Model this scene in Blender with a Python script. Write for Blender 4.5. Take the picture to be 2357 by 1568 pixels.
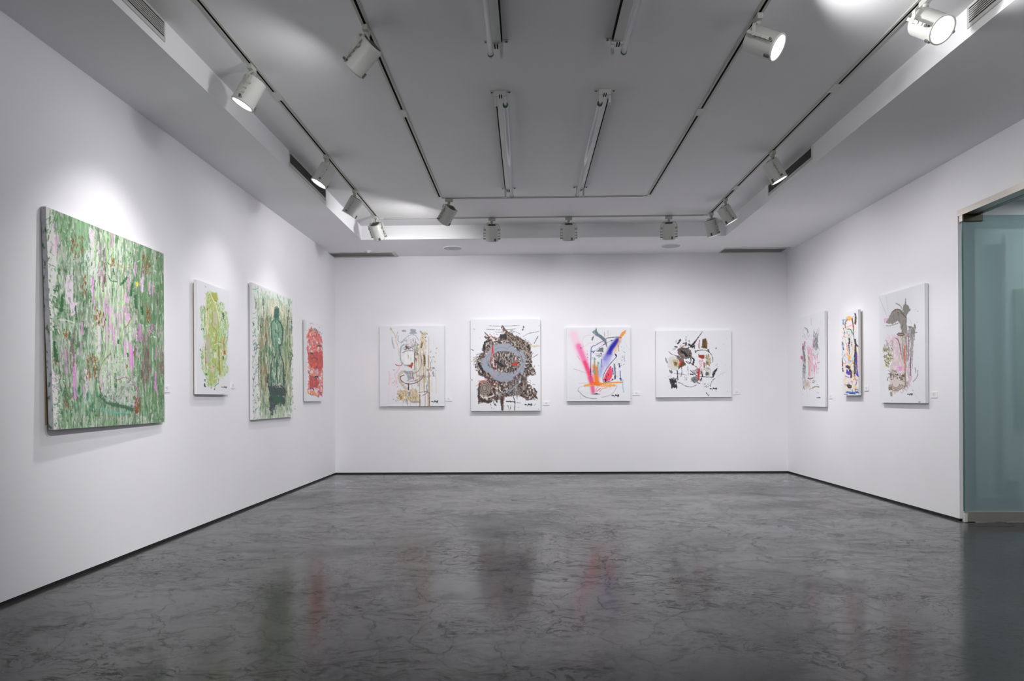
import bpy, math, random
import numpy as np
from mathutils import Vector, Matrix

scn = bpy.context.scene
col = scn.collection
for o in list(bpy.data.objects):
    bpy.data.objects.remove(o)

# ------------------------------------------------------------------ camera
cd = bpy.data.cameras.new('camera'); cam = bpy.data.objects.new('camera', cd); col.objects.link(cam)
cd.sensor_width = 36.0; cd.sensor_fit = 'HORIZONTAL'
cd.lens = 1571.0 / 2357.0 * 36.0
cd.shift_y = (916.42 - 784.0) / 2357.0
cd.clip_start = 0.05; cd.clip_end = 100
R = Matrix(((0.99975406, 0.00582432, 0.02139835),
            (0.02140497, -0.00107559, -0.99977031),
            (-0.00579996, 0.99998246, -0.0012)))
cam.matrix_world = Matrix.Translation((0, 0, 1.13)) @ R.to_4x4()
scn.camera = cam

# ------------------------------------------------------------------ world, exposure
w = bpy.data.worlds.new('world'); scn.world = w; w.use_nodes = True
w.node_tree.nodes['Background'].inputs[0].default_value = (0.72, 0.80, 1.0, 1)
w.node_tree.nodes['Background'].inputs[1].default_value = 0.05
vs = scn.view_settings
vs.view_transform = 'Standard'; vs.look = 'None'; vs.gamma = 1.0; vs.use_curve_mapping = False
vs.exposure = 0.32
scn.cycles.max_bounces = 10; scn.cycles.diffuse_bounces = 6
scn.cycles.sample_clamp_indirect = 4.0

# room measures (metres)
XL, XR, YB, H, HC = -2.911, 3.915, 10.331, 3.306, 3.493     # walls, back wall, low and raised ceiling
TL, TR, TY = -2.236, 2.692, 9.237                           # raised tray edges
YF = -4.5                                                    # wall behind the camera
DOOR0, DOOR1, DOORH = 4.30, 6.268, 2.756                     # opening in the right wall

# lamp aims measured for each track head: x, y, direction, beam power factor
HEADS = [
    (-1.92, 4.76, (-0.469, -0.074, -0.880), 'white track spotlight glowing above the large green and pink painting'),
    (-1.00, 4.29, (-0.721, 0.293, -0.628), 'grey-white track spotlight turned away to the left, on the inner left track'),
    (-1.92, 6.54, (-0.483, -0.134, -0.865), 'track spotlight with glowing lens in front of the left wall grille'),
    (-1.92, 7.63, (-0.522, 0.051, -0.852), 'left track spotlight just past the grille, lens only a bright rim'),
    (-1.92, 8.74, (0.187, 0.606, -0.773), 'track spotlight hanging at the back left track corner, seen from behind'),
    (-0.90, 8.00, (-0.540, 0.449, -0.712), 'tilted track spotlight by the back left corner of the inner track'),
    (-0.44, 8.88, (-0.025, 0.383, -0.923), 'upright track spotlight above the black and grey ring painting'),
    (0.56, 8.88, (0.016, 0.355, -0.935), 'upright track spotlight above the pink and blue painting'),
    (1.855, 8.88, (0.066, 0.345, -0.936), 'upright track spotlight above the wide black splashed painting'),
    (2.37, 8.75, (0.245, 0.123, -0.962), 'track spotlight at the back right track corner with thin bright rim'),
    (2.37, 8.14, (0.502, 0.003, -0.865), 'right track spotlight leaning to the right wall, next to the corner one'),
    (2.37, 6.59, (0.461, -0.036, -0.887), 'track spotlight with glowing lens in front of the right wall grille'),
    (1.44, 4.24, (0.705, -0.447, -0.551), 'track spotlight on the inner right track, lens shining to the right'),
    (2.37, 4.08, (0.256, -0.717, -0.648), 'very bright white track spotlight with round lens beside the near right grille'),
]
SPOT_W = [60, 20, 27, 21, 14, 8, 32, 33, 33, 44, 46, 46, 44, 44]
SPILL = [7, 12, 9, 6, 11, 50, 40, 44, 46, 42, 32, 34, 38, 18]
ANGLE = {0: 76, 2: 70, 4: 60, 5: 58}
WIDE = (1, 5, 12, 13)                 # heads whose lens also throws light sideways
SPOT_ANGLE = math.radians(66)

# ------------------------------------------------------------------ helpers
def tag(o, label=None, cat=None, group=None, kind=None):
    if label: o['label'] = label
    if cat: o['category'] = cat
    if group: o['group'] = group
    if kind: o['kind'] = kind
    return o

def empty(name, loc=(0, 0, 0), label=None, cat=None, group=None, kind=None):
    o = bpy.data.objects.new(name, None); col.objects.link(o); o.location = loc
    o.empty_display_size = 0.05
    return tag(o, label, cat, group, kind)

class MB:
    """collects shapes and links them as one mesh object"""
    def __init__(s): s.v = []; s.f = []; s.m = []; s.sm = []
    def add(s, vs_, fs, mi=0, smooth=False):
        b = len(s.v); s.v += [tuple(v) for v in vs_]
        for f in fs: s.f.append([b + i for i in f]); s.m.append(mi); s.sm.append(smooth)
        return s
    def box(s, x0, x1, y0, y1, z0, z1, mi=0, M=None):
        vv = [(x, y, z) for z in (z0, z1) for y in (y0, y1) for x in (x0, x1)]
        if M is not None: vv = [M @ Vector(v) for v in vv]
        return s.add(vv, [(0, 2, 3, 1), (4, 5, 7, 6), (0, 1, 5, 4), (2, 6, 7, 3), (0, 4, 6, 2), (1, 3, 7, 5)], mi)
    def lathe(s, prof, n=28, mi=0, M=None, smooth=True, caps=True):
        """profile of (r, z) turned about z"""
        vv = []; ff = []
        for r, z in prof:
            for k in range(n):
                a = 2 * math.pi * k / n; vv.append(Vector((r * math.cos(a), r * math.sin(a), z)))
        for i in range(len(prof) - 1):
            for k in range(n):
                k2 = (k + 1) % n; ff.append((i * n + k, i * n + k2, (i + 1) * n + k2, (i + 1) * n + k))
        if M is not None: vv = [M @ v for v in vv]
        s.add(vv, ff, mi, smooth)
        if caps:
            b = len(s.v) - len(vv)
            s.f.append([b + k for k in range(n)][::-1]); s.m.append(mi); s.sm.append(False)
            s.f.append([b + (len(prof) - 1) * n + k for k in range(n)]); s.m.append(mi); s.sm.append(False)
        return s
    def tube(s, pts, r, n=10, mi=0):
        pts = [Vector(p) for p in pts]; vv = []; ff = []
        for i, p in enumerate(pts):
            d = (pts[min(i + 1, len(pts) - 1)] - pts[max(i - 1, 0)]).normalized()
            a = d.orthogonal().normalized()
            if i and abs(d.dot(pa)) < 0.99: a = (pa - d * pa.dot(d)).normalized()
            pa = a; b = d.cross(a)
            for k in range(n):
                t = 2 * math.pi * k / n; vv.append(p + r * (a * math.cos(t) + b * math.sin(t)))
        for i in range(len(pts) - 1):
            for k in range(n):
                k2 = (k + 1) % n; ff.append((i * n + k, i * n + k2, (i + 1) * n + k2, (i + 1) * n + k))
        ff.append(tuple(range(n))[::-1]); ff.append(tuple((len(pts) - 1) * n + k for k in range(n)))
        return s.add(vv, ff, mi, True)
    def band(s, pts, wdir, wd, th, mi=0):
        """flat strip of width wd (along wdir) and thickness th following pts"""
        pts = [Vector(p) for p in pts]; wdir = Vector(wdir).normalized(); vv = []; ff = []
        for i, p in enumerate(pts):
            d = (pts[min(i + 1, len(pts) - 1)] - pts[max(i - 1, 0)]).normalized()
            nn = d.cross(wdir).normalized()
            for a, b in ((-1, -1), (1, -1), (1, 1), (-1, 1)): vv.append(p + wdir * (a * wd / 2) + nn * (b * th / 2))
        for i in range(len(pts) - 1):
            for k in range(4):
                k2 = (k + 1) % 4; ff.append((i * 4 + k, i * 4 + k2, (i + 1) * 4 + k2, (i + 1) * 4 + k))
        ff.append((3, 2, 1, 0)); b = (len(pts) - 1) * 4; ff.append((b, b + 1, b + 2, b + 3))
        return s.add(vv, ff, mi)
    def build(s, name, mats, parent=None, bevel=0):
        me = bpy.data.meshes.new(name); me.from_pydata(s.v, [], s.f); me.update()
        if not isinstance(mats, (list, tuple)): mats = [mats]
        for m in mats: me.materials.append(m)
        me.polygons.foreach_set('material_index', s.m); me.polygons.foreach_set('use_smooth', s.sm)
        o = bpy.data.objects.new(name, me); col.objects.link(o)
        if parent: o.parent = parent
        if bevel:
            md = o.modifiers.new('bevel', 'BEVEL'); md.width = bevel; md.segments = 2; md.limit_method = 'ANGLE'
        return o

def mat(name, colr, rough=0.5, metal=0.0, spec=0.5, emit=None, es=0.0):
    m = bpy.data.materials.new(name); m.use_nodes = True
    b = m.node_tree.nodes['Principled BSDF']
    b.inputs['Base Color'].default_value = (*colr, 1); b.inputs['Roughness'].default_value = rough
    b.inputs['Metallic'].default_value = metal; b.inputs['Specular IOR Level'].default_value = spec
    if emit: b.inputs['Emission Color'].default_value = (*emit, 1); b.inputs['Emission Strength'].default_value = es
    return m

def N(m, t, **kw):
    n = m.node_tree.nodes.new(t)
    for k, v in kw.items():
        if k in n.inputs: n.inputs[k].default_value = v
        else: setattr(n, k, v)
    return n

def ramp(m, src, stops):
    n = N(m, 'ShaderNodeValToRGB'); e = n.color_ramp.elements
    while len(e) > 1: e.remove(e[0])
    e[0].position = stops[0][0]; c = stops[0][1]; e[0].color = (c, c, c, 1) if isinstance(c, (int, float)) else (*c, 1)
    for p, c in stops[1:]:
        q = e.new(p); q.color = (c, c, c, 1) if isinstance(c, (int, float)) else (*c, 1)
    m.node_tree.links.new(src, n.inputs[0]); return n

def paint_mat(name, colr, rough=0.62, bump=0.06, var=0.015, scale=900):
    """matt wall paint with a fine roller texture and faint unevenness"""
    m = mat(name, colr, rough, spec=0.3); L = m.node_tree.links
    b = m.node_tree.nodes['Principled BSDF']
    g = N(m, 'ShaderNodeNewGeometry')
    n1 = N(m, 'ShaderNodeTexNoise', Scale=1.3, Detail=3.0); L.new(g.outputs['Position'], n1.inputs['Vector'])
    r = ramp(m, n1.outputs[0], [(0.3, tuple(c * (1 - var) for c in colr)), (0.7, tuple(min(1, c * (1 + var)) for c in colr))])
    L.new(r.outputs[0], b.inputs['Base Color'])
    n2 = N(m, 'ShaderNodeTexNoise', Scale=float(scale), Detail=2.0); L.new(g.outputs['Position'], n2.inputs['Vector'])
    bp = N(m, 'ShaderNodeBump', Strength=bump, Distance=0.001); L.new(n2.outputs[0], bp.inputs['Height'])
    L.new(bp.outputs[0], b.inputs['Normal'])
    return m

M_wall = paint_mat('white_wall_paint', (0.865, 0.862, 0.89))
M_ceil = paint_mat('ceiling_paint', (0.92, 0.92, 0.94), rough=0.8)
M_black = mat('black_reveal', (0.008, 0.008, 0.008), 0.6)
M_slot = mat('dark_slot', (0.003, 0.003, 0.003), 0.8, spec=0.1)
M_white = mat('white_enamel', (0.62, 0.63, 0.60), 0.35)
M_whited = mat('white_enamel_dull', (0.50, 0.51, 0.47), 0.45)
M_darkgrey = mat('dark_grey_plastic', (0.10, 0.10, 0.09), 0.5)
M_steel = mat('brushed_steel', (0.52, 0.49, 0.45), 0.36, 0.75)
M_bronze = mat('dark_metal_fitting', (0.045, 0.043, 0.03), 0.5, 0.6)
M_lens = mat('lamp_lens', (1, 1, 1), 0.2, emit=(1.0, 1.0, 1.0), es=7.0)
M_tube = mat('fluorescent_tube_glass', (0.82, 0.83, 0.88), 0.12)
M_metalgrey = mat('galvanised_grey', (0.60, 0.61, 0.60), 0.45, 0.2)
M_green = mat('dark_green_cap', (0.02, 0.09, 0.05), 0.4)
M_grille = mat('grille_frame_paint', (0.60, 0.60, 0.58), 0.5)
M_plate = mat('label_card', (0.86, 0.86, 0.87), 0.5)
M_ink = mat('grey_print', (0.48, 0.50, 0.57), 0.6)
M_glassrim_refl = mat('glass_edge_reflection_green', (0.05, 0.13, 0.11), 0.15)

def floor_material():
    m = mat('polished_concrete', (0.2, 0.2, 0.2), 0.3); L = m.node_tree.links
    b = m.node_tree.nodes['Principled BSDF']
    g = N(m, 'ShaderNodeNewGeometry')
    mp = N(m, 'ShaderNodeMapping'); mp.inputs['Scale'].default_value = (0.75, 1.2, 1); L.new(g.outputs['Position'], mp.inputs[0])
    big = N(m, 'ShaderNodeTexNoise', Scale=0.75, Detail=6.0, Roughness=0.6, Distortion=0.5); L.new(mp.outputs[0], big.inputs['Vector'])
    med = N(m, 'ShaderNodeTexNoise', Scale=5.0, Detail=8.0, Roughness=0.72, Distortion=1.2); L.new(mp.outputs[0], med.inputs['Vector'])
    # wavy trowel scratches
    mp2 = N(m, 'ShaderNodeMapping'); mp2.inputs['Scale'].default_value = (4.5, 13.0, 1); L.new(g.outputs['Position'], mp2.inputs[0])
    scr = N(m, 'ShaderNodeTexNoise', Scale=2.6, Detail=7.0, Roughness=0.75, Distortion=2.2); L.new(mp2.outputs[0], scr.inputs['Vector'])
    sr = ramp(m, scr.outputs[0], [(0.30, 0.0), (0.44, 1.0)])
    msk = N(m, 'ShaderNodeTexNoise', Scale=1.6, Detail=3.0); L.new(g.outputs['Position'], msk.inputs['Vector'])
    mr = ramp(m, msk.outputs[0], [(0.46, 0.0), (0.62, 1.0)])
    # hairline cracks
    nd = N(m, 'ShaderNodeTexNoise', Scale=3.0, Detail=5.0); L.new(g.outputs['Position'], nd.inputs['Vector'])
    mixv = N(m, 'ShaderNodeMixRGB', blend_type='ADD'); mixv.inputs[0].default_value = 0.35
    L.new(g.outputs['Position'], mixv.inputs[1]); L.new(nd.outputs[1], mixv.inputs[2])
    vo = N(m, 'ShaderNodeTexVoronoi', Scale=2.3, feature='DISTANCE_TO_EDGE'); L.new(mixv.outputs[0], vo.inputs['Vector'])
    cr = ramp(m, vo.outputs[0], [(0.0, 0.0), (0.012, 1.0)])
    c1 = ramp(m, big.outputs[0], [(0.30, (0.008, 0.008, 0.0083)), (0.50, (0.018, 0.018, 0.0182)), (0.72, (0.036, 0.036, 0.0355))])
    c2 = ramp(m, med.outputs[0], [(0.28, 0.66), (0.50, 1.0), (0.74, 1.28)])
    mul = N(m, 'ShaderNodeMixRGB', blend_type='MULTIPLY'); mul.inputs[0].default_value = 1.0
    L.new(c1.outputs[0], mul.inputs[1]); L.new(c2.outputs[0], mul.inputs[2])
    # scratches darken where the mask is on
    inv = N(m, 'ShaderNodeMixRGB', blend_type='MIX'); inv.inputs[1].default_value = (1, 1, 1, 1)
    L.new(mr.outputs[0], inv.inputs[0]); L.new(sr.outputs[0], inv.inputs[2])
    lift = ramp(m, inv.outputs[0], [(0.0, 0.52), (1.0, 1.0)])
    mul2 = N(m, 'ShaderNodeMixRGB', blend_type='MULTIPLY'); mul2.inputs[0].default_value = 1.0
    L.new(mul.outputs[0], mul2.inputs[1]); L.new(lift.outputs[0], mul2.inputs[2])
    crl = ramp(m, cr.outputs[0], [(0.0, 0.55), (1.0, 1.0)])
    mul3 = N(m, 'ShaderNodeMixRGB', blend_type='MULTIPLY'); mul3.inputs[0].default_value = 0.7
    L.new(mul2.outputs[0], mul3.inputs[1]); L.new(crl.outputs[0], mul3.inputs[2])
    L.new(mul3.outputs[0], b.inputs['Base Color'])
    rr = ramp(m, med.outputs[0], [(0.25, 0.27), (0.75, 0.40)])
    L.new(rr.outputs[0], b.inputs['Roughness'])
    b.inputs['Specular IOR Level'].default_value = 0.16
    b.inputs['Coat IOR'].default_value = 1.24; b.inputs['Coat Roughness'].default_value = 0.12
    cw = ramp(m, mul3.outputs[0], [(0.003, 0.25), (0.018, 0.98)]); L.new(cw.outputs[0], b.inputs['Coat Weight'])
    bp1 = N(m, 'ShaderNodeBump', Strength=0.10, Distance=0.004); L.new(scr.outputs[0], bp1.inputs['Height'])
    L.new(bp1.outputs[0], b.inputs['Normal'])
    # dull dark grooves: short wavy trowel marks in patches, hairline cracks, small pits
    def M2(t, a, c):
        n = N(m, 'ShaderNodeMath', operation=t); L.new(a, n.inputs[0])
        if isinstance(c, (int, float)): n.inputs[1].default_value = c
        else: L.new(c, n.inputs[1])
        return n.outputs[0]
    mp3 = N(m, 'ShaderNodeMapping'); mp3.inputs['Scale'].default_value = (5.0, 15.0, 1); mp3.inputs['Rotation'].default_value = (0, 0, 0.12); L.new(mixv.outputs[0], mp3.inputs[0])
    g1 = N(m, 'ShaderNodeTexNoise', Scale=2.9, Detail=4.0, Roughness=0.6, Distortion=1.6); L.new(mp3.outputs[0], g1.inputs['Vector'])
    gr = ramp(m, g1.outputs[0], [(0.43, 1.0), (0.465, 0.0)])
    patch = N(m, 'ShaderNodeTexNoise', Scale=1.15, Detail=4.0, Roughness=0.7); L.new(mp.outputs[0], patch.inputs['Vector'])
    pr = ramp(m, patch.outputs[0], [(0.40, 0.10), (0.56, 1.0)])
    grooves = M2('MULTIPLY', gr.outputs[0], pr.outputs[0])
    vo2 = N(m, 'ShaderNodeTexVoronoi', Scale=8.0, feature='DISTANCE_TO_EDGE'); L.new(mixv.outputs[0], vo2.inputs['Vector'])
    c2r = ramp(m, vo2.outputs[0], [(0.0, 1.0), (0.03, 0.0)])
    cm = N(m, 'ShaderNodeTexNoise', Scale=2.0, Detail=3.0); L.new(g.outputs['Position'], cm.inputs['Vector'])
    cmr = ramp(m, cm.outputs[0], [(0.44, 0.0), (0.54, 0.9)])
    cr1 = ramp(m, vo.outputs[0], [(0.0, 0.9), (0.012, 0.0)])
    cracks = M2('MAXIMUM', M2('MULTIPLY', c2r.outputs[0], cmr.outputs[0]), cr1.outputs[0])
    mot = ramp(m, med.outputs[0], [(0.36, 0.45), (0.50, 0.0)])
    allm = M2('MAXIMUM', M2('MAXIMUM', grooves, cracks), mot.outputs[0])
    allm = M2('MULTIPLY', allm, 0.80)
    dull = N(m, 'ShaderNodeBsdfPrincipled'); dull.inputs['Base Color'].default_value = (0.012, 0.012, 0.012, 1); dull.inputs['Roughness'].default_value = 0.65
    ms = N(m, 'ShaderNodeMixShader'); L.new(allm, ms.inputs[0]); L.new(b.outputs[0], ms.inputs[1]); L.new(dull.outputs[0], ms.inputs[2])
    L.new(ms.outputs[0], m.node_tree.nodes['Material Output'].inputs[0])
    return m
M_floor = floor_material()

def glass_material():
    m = bpy.data.materials.new('teal_glass'); m.use_nodes = True; nt = m.node_tree; nt.nodes.clear(); L = nt.links
    out = N(m, 'ShaderNodeOutputMaterial')
    tr = N(m, 'ShaderNodeBsdfTransparent'); tr.inputs[0].default_value = (0.64, 0.74, 0.74, 1)
    df = N(m, 'ShaderNodeBsdfDiffuse'); df.inputs[0].default_value = (0.40, 0.51, 0.53, 1)
    gl = N(m, 'ShaderNodeBsdfGlossy'); gl.inputs['Roughness'].default_value = 0.03
    tl = N(m, 'ShaderNodeBsdfTranslucent'); tl.inputs[0].default_value = (0.50, 0.62, 0.64, 1)
    dt = N(m, 'ShaderNodeMixShader'); dt.inputs[0].default_value = 0.4; L.new(df.outputs[0], dt.inputs[1]); L.new(tl.outputs[0], dt.inputs[2])
    mx = N(m, 'ShaderNodeMixShader'); mx.inputs[0].default_value = 0.58; L.new(tr.outputs[0], mx.inputs[1]); L.new(dt.outputs[0], mx.inputs[2])
    fr = N(m, 'ShaderNodeFresnel', IOR=1.45)
    m2 = N(m, 'ShaderNodeMixShader'); L.new(fr.outputs[0], m2.inputs[0]); L.new(mx.outputs[0], m2.inputs[1]); L.new(gl.outputs[0], m2.inputs[2])
    L.new(m2.outputs[0], out.inputs[0])
    return m
M_glass = glass_material()

# ------------------------------------------------------------------ the setting
def struct(mb, name, m, **k): return tag(mb.build(name, m, **k), kind='structure')
NX1 = 9.0
struct(MB().box(XL - 0.15, NX1, YF - 0.15, YB + 0.15, -0.12, 0.0), 'floor', M_floor)
REV = 0.021
struct(MB().box(XL - 0.15, XL, YF, YB + 0.15, REV, HC + 0.1), 'wall_left', M_wall)
struct(MB().box(XL, XR + 0.15, YB, YB + 0.15, REV, HC + 0.1), 'wall_back', M_wall)
wr = MB().box(XR, XR + 0.15, DOOR1, YB, REV, HC + 0.1).box(XR, XR + 0.15, YF, DOOR0, REV, HC + 0.1)
wr.box(XR, XR + 0.15, DOOR0, DOOR1, 2.811, HC + 0.1)
struct(wr, 'wall_right', M_wall)
struct(MB().box(XL - 0.15, NX1, YF - 0.15, YF, 0, HC + 0.1), 'wall_front', M_wall)
ce = MB()
ce.box(XL, TL, YF, YB, H, HC + 0.1).box(TR, XR, YF, YB, H, HC + 0.1).box(TL, TR, TY, YB, H, HC + 0.1)
ce.box(XL, XR, YF, YB, HC, HC + 0.15)
struct(ce, 'ceiling', M_ceil)
struct(MB().box(XL - 0.01, XL - 0.004, YF, YB, 0, REV), 'shadow_gap_left', M_black)  # shadow gap at the wall foot: its shade is put in as black strips
struct(MB().box(XL - 0.01, XR + 0.01, YB + 0.004, YB + 0.01, 0, REV), 'shadow_gap_back', M_black)
struct(MB().box(XR + 0.004, XR + 0.01, DOOR1 + 0.004, YB, 0, REV).box(XR + 0.004, XR + 0.14, DOOR1 + 0.004, DOOR1 + 0.01, 0, REV), 'shadow_gap_right', M_black)

# neighbouring room seen through the glass door
struct(MB().box(XR + 0.15, NX1, 7.75, 7.9, 0, 3.3), 'wall_next_room', M_wall)
struct(MB().box(NX1, NX1 + 0.15, YF, YB, 0, 3.3), 'wall_far_right', M_wall)
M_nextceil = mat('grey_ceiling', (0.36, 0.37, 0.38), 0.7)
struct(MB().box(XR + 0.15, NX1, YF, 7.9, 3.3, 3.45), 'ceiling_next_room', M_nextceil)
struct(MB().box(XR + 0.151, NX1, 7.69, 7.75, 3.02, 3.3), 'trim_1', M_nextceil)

# ------------------------------------------------------------------ glass door and its head rail
tag(MB().box(XR - 0.006, XR + 0.10, DOOR0, DOOR1 - 0.001, DOORH, 2.811).build('trim_2', M_steel, bevel=0.001), kind='structure')
struct(MB().box(XR + 0.10, XR + 0.149, DOOR0, DOOR1 - 0.001, DOORH - 0.002, 2.81), 'trim_3', M_glassrim_refl)  # header underside; the reflection of the glass is put into its dark green
GY = 6.20
door = empty('door_1', (XR, GY, 0), kind='structure')
def dpart(name, mb, m, **k):
    o = mb.build(name, m, door, **k); o.matrix_parent_inverse = Matrix.Translation((-XR, -GY, 0)); return o
dpart('glass_pane', MB().box(XR + 0.004, XR + 0.96, GY, GY + 0.012, 0.085, 2.752), M_glass)
dpart('glass_edge', MB().box(XR - 0.002, XR + 0.004, GY, GY + 0.012, 0.10, 2.752), M_glassrim_refl)
dpart('bottom_rail', MB().box(XR + 0.024, XR + 0.96, GY - 0.014, GY + 0.028, 0.008, 0.097), M_steel, bevel=0.0015)
dpart('bottom_pivot', MB().box(XR - 0.002, XR + 0.022, GY - 0.010, GY + 0.024, 0.004, 0.074).lathe([(0.009, 0), (0.009, 0.006)], 16, M=Matrix.Translation((XR + 0.01, GY + 0.007, 0))), M_metalgrey)
pf = dpart('patch_fitting', MB().box(XR - 0.002, XR + 0.172, GY - 0.016, GY + 0.028, 2.695, 2.7545), M_bronze, bevel=0.004)
dpart('patch_cap', MB().box(XR - 0.012, XR - 0.002, GY - 0.014, GY + 0.026, 2.697, 2.752), M_steel)
# floor box of the door closer, let into the concrete
fb = tag(MB().box(XR - 0.02, XR + 0.30, GY - 0.20, GY - 0.03, 0.0005, 0.0018).build('floor_closer_cover', mat('closer_cover', (0.030, 0.030, 0.029), 0.42)),
         'flat grey metal cover plate in the floor under the glass door', 'floor cover')

# display panel and painting of the next room, seen through the teal glass
dp = tag(MB().box(5.26, 7.6, 7.60, 7.66, 0.20, 2.88).box(5.40, 5.46, 7.60, 7.66, 0, 0.20).box(7.40, 7.46, 7.60, 7.66, 0, 0.20).build('display_panel', M_wall),
         'white standing display panel behind the teal glass door', 'panel')

# ------------------------------------------------------------------ air grilles
def long_grille(name, x, sgn, y0, y1, z0, z1, nslat, label, group, seg=None):
    """grille on the tray edge; x is the face, sgn points into the room"""
    g = empty(name, (x, (y0 + y1) / 2, z0), label, 'air grille', group)
    def P(n, mb, m, **k):
        o = mb.build(n, m, g, **k); o.matrix_parent_inverse = Matrix.Translation((-x, -(y0 + y1) / 2, -z0)); return o
    def B(mb, a, b, *r): return mb.box(min(x + sgn * a, x + sgn * b), max(x + sgn * a, x + sgn * b), *r)
    fr = MB(); e = 0.017; eb = 0.026
    B(fr, 0, 0.007, y0 - e, y1 + e, z1, min(z1 + e, HC - 0.001)); B(fr, 0, 0.007, y0 - e, y1 + e, z0 - eb, z0)
    B(fr, 0, 0.007, y0 - e, y0, z0, z1); B(fr, 0, 0.007, y1, y1 + e, z0, z1)
    P('frame', fr, M_grille, bevel=0.001)
    P('backing', B(MB(), 0.0005, 0.002, y0, y1, z0, z1), M_black)
    n = nslat; p = (z1 - z0) / n
    for i in range(1, n):
        zc = z0 + i * p
        P('slat', B(MB(), 0.002, 0.0065, y0, y1, zc - p * 0.24, zc + p * 0.24), M_grille if seg is None else seg)
    if seg is not None:
        mb = MB(); k = int((y1 - y0) / 0.03)
        for i in range(1, k):
            yy = y0 + i * (y1 - y0) / k; B(mb, 0.002, 0.005, yy - 0.002, yy + 0.002, z0, z1)
        P('cross_bars', mb, seg)
    return g
M_slatdark = mat('grille_slat_dark', (0.075, 0.073, 0.065), 0.5)
long_grille('air_grille', TL, 1, 2.60, 4.172, 3.383, 3.474, 7, 'air grille high at the left edge of the photo, pale slats over black', 'grilles on the ceiling tray sides')
long_grille('air_grille', TR, -1, 2.60, 4.182, 3.385, 3.476, 7, 'air grille high at the right edge beside the brightest spotlight', 'grilles on the ceiling tray sides')
long_grille('air_grille', TL, 1, 6.425, 7.567, 3.383, 3.472, 9, 'dark fine air grille on the left tray side behind a spotlight', 'grilles on the ceiling tray sides', M_slatdark)
long_grille('air_grille', TR, -1, 6.470, 7.600, 3.387, 3.472, 9, 'dark fine air grille on the right tray side behind a spotlight', 'grilles on the ceiling tray sides', M_slatdark)

def soffit_grille(x0, x1, y0, y1, label):
    g = empty('slot_grille', ((x0 + x1) / 2, (y0 + y1) / 2, H), label, 'air grille', 'slot grilles in the low ceiling')
    def P(n, mb, m, **k):
        o = mb.build(n, m, g, **k); o.matrix_parent_inverse = Matrix.Translation((-(x0 + x1) / 2, -(y0 + y1) / 2, -H)); return o
    fr = MB(); e = 0.05; th = 0.010
    fr.box(x0 - 0.008, x1 + e, y0 - e, y0, H - th, H).box(x0 - 0.008, x1 + e, y1, y1 + e, H - th, H)
    fr.box(x0 - 0.008, x0, y0, y1, H - th, H).box(x1, x1 + e, y0, y1, H - th, H)
    P('frame', fr, M_grille, bevel=0.002)
    P('backing', MB().box(x0, x1, y0, y1, H - 0.002, H - 0.0005), M_slot)
    n = 9
    for i in range(n):
        yy = y0 + (i + 0.5) * (y1 - y0) / n
        Mx = Matrix.Translation((0, yy, H - 0.009)) @ Matrix.Rotation(math.radians(38), 4, 'X')
        P('slat', MB().box(x0, x1, -0.0105, 0.0105, -0.0008, 0.0008, M=Mx), mat_slat)
mat_slat = mat('soffit_slat', (0.56, 0.55, 0.54), 0.5)
soffit_grille(-2.900, -1.980, 10.04, 10.265, 'long pale ceiling grille in the back left corner')
soffit_grille(2.900, 3.800, 10.03, 10.255, 'long pale ceiling grille in the back right corner')

M_spk = mat('speaker_mesh', (0.50, 0.51, 0.54), 0.6)
for x, r, nm, lb, ct in ((-1.05, 0.137, 'ceiling_speaker', 'round flush grey ceiling speaker behind the leftmost back track lamps', 'speaker'),
                     (2.075, 0.142, 'ceiling_speaker', 'round flush grey ceiling speaker near the back right, behind an upright spotlight', 'speaker')):
    s = empty(nm, (x, 9.80, H), lb, ct, 'round ceiling speakers')
    a = MB().lathe([(r - 0.012, -0.0065), (r - 0.012, 0)], 48).build('mesh_cover', M_spk, s)
    b = MB().lathe([(r, 0), (r, -0.004), (r - 0.004, -0.007), (r - 0.012, -0.007), (r - 0.012, -0.002)], 48, caps=False).build('rim', M_ceil, s)
s = tag(MB().lathe([(0.05, 0), (0.05, -0.006), (0.022, -0.014), (0.018, -0.03), (0.0, -0.031)], 24, caps=False).build('sprinkler_cover', M_ceil),
        'small flat white ceiling disc beside the back left grille', 'ceiling fitting'); s.location = (-2.30, 9.93, H)

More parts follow.
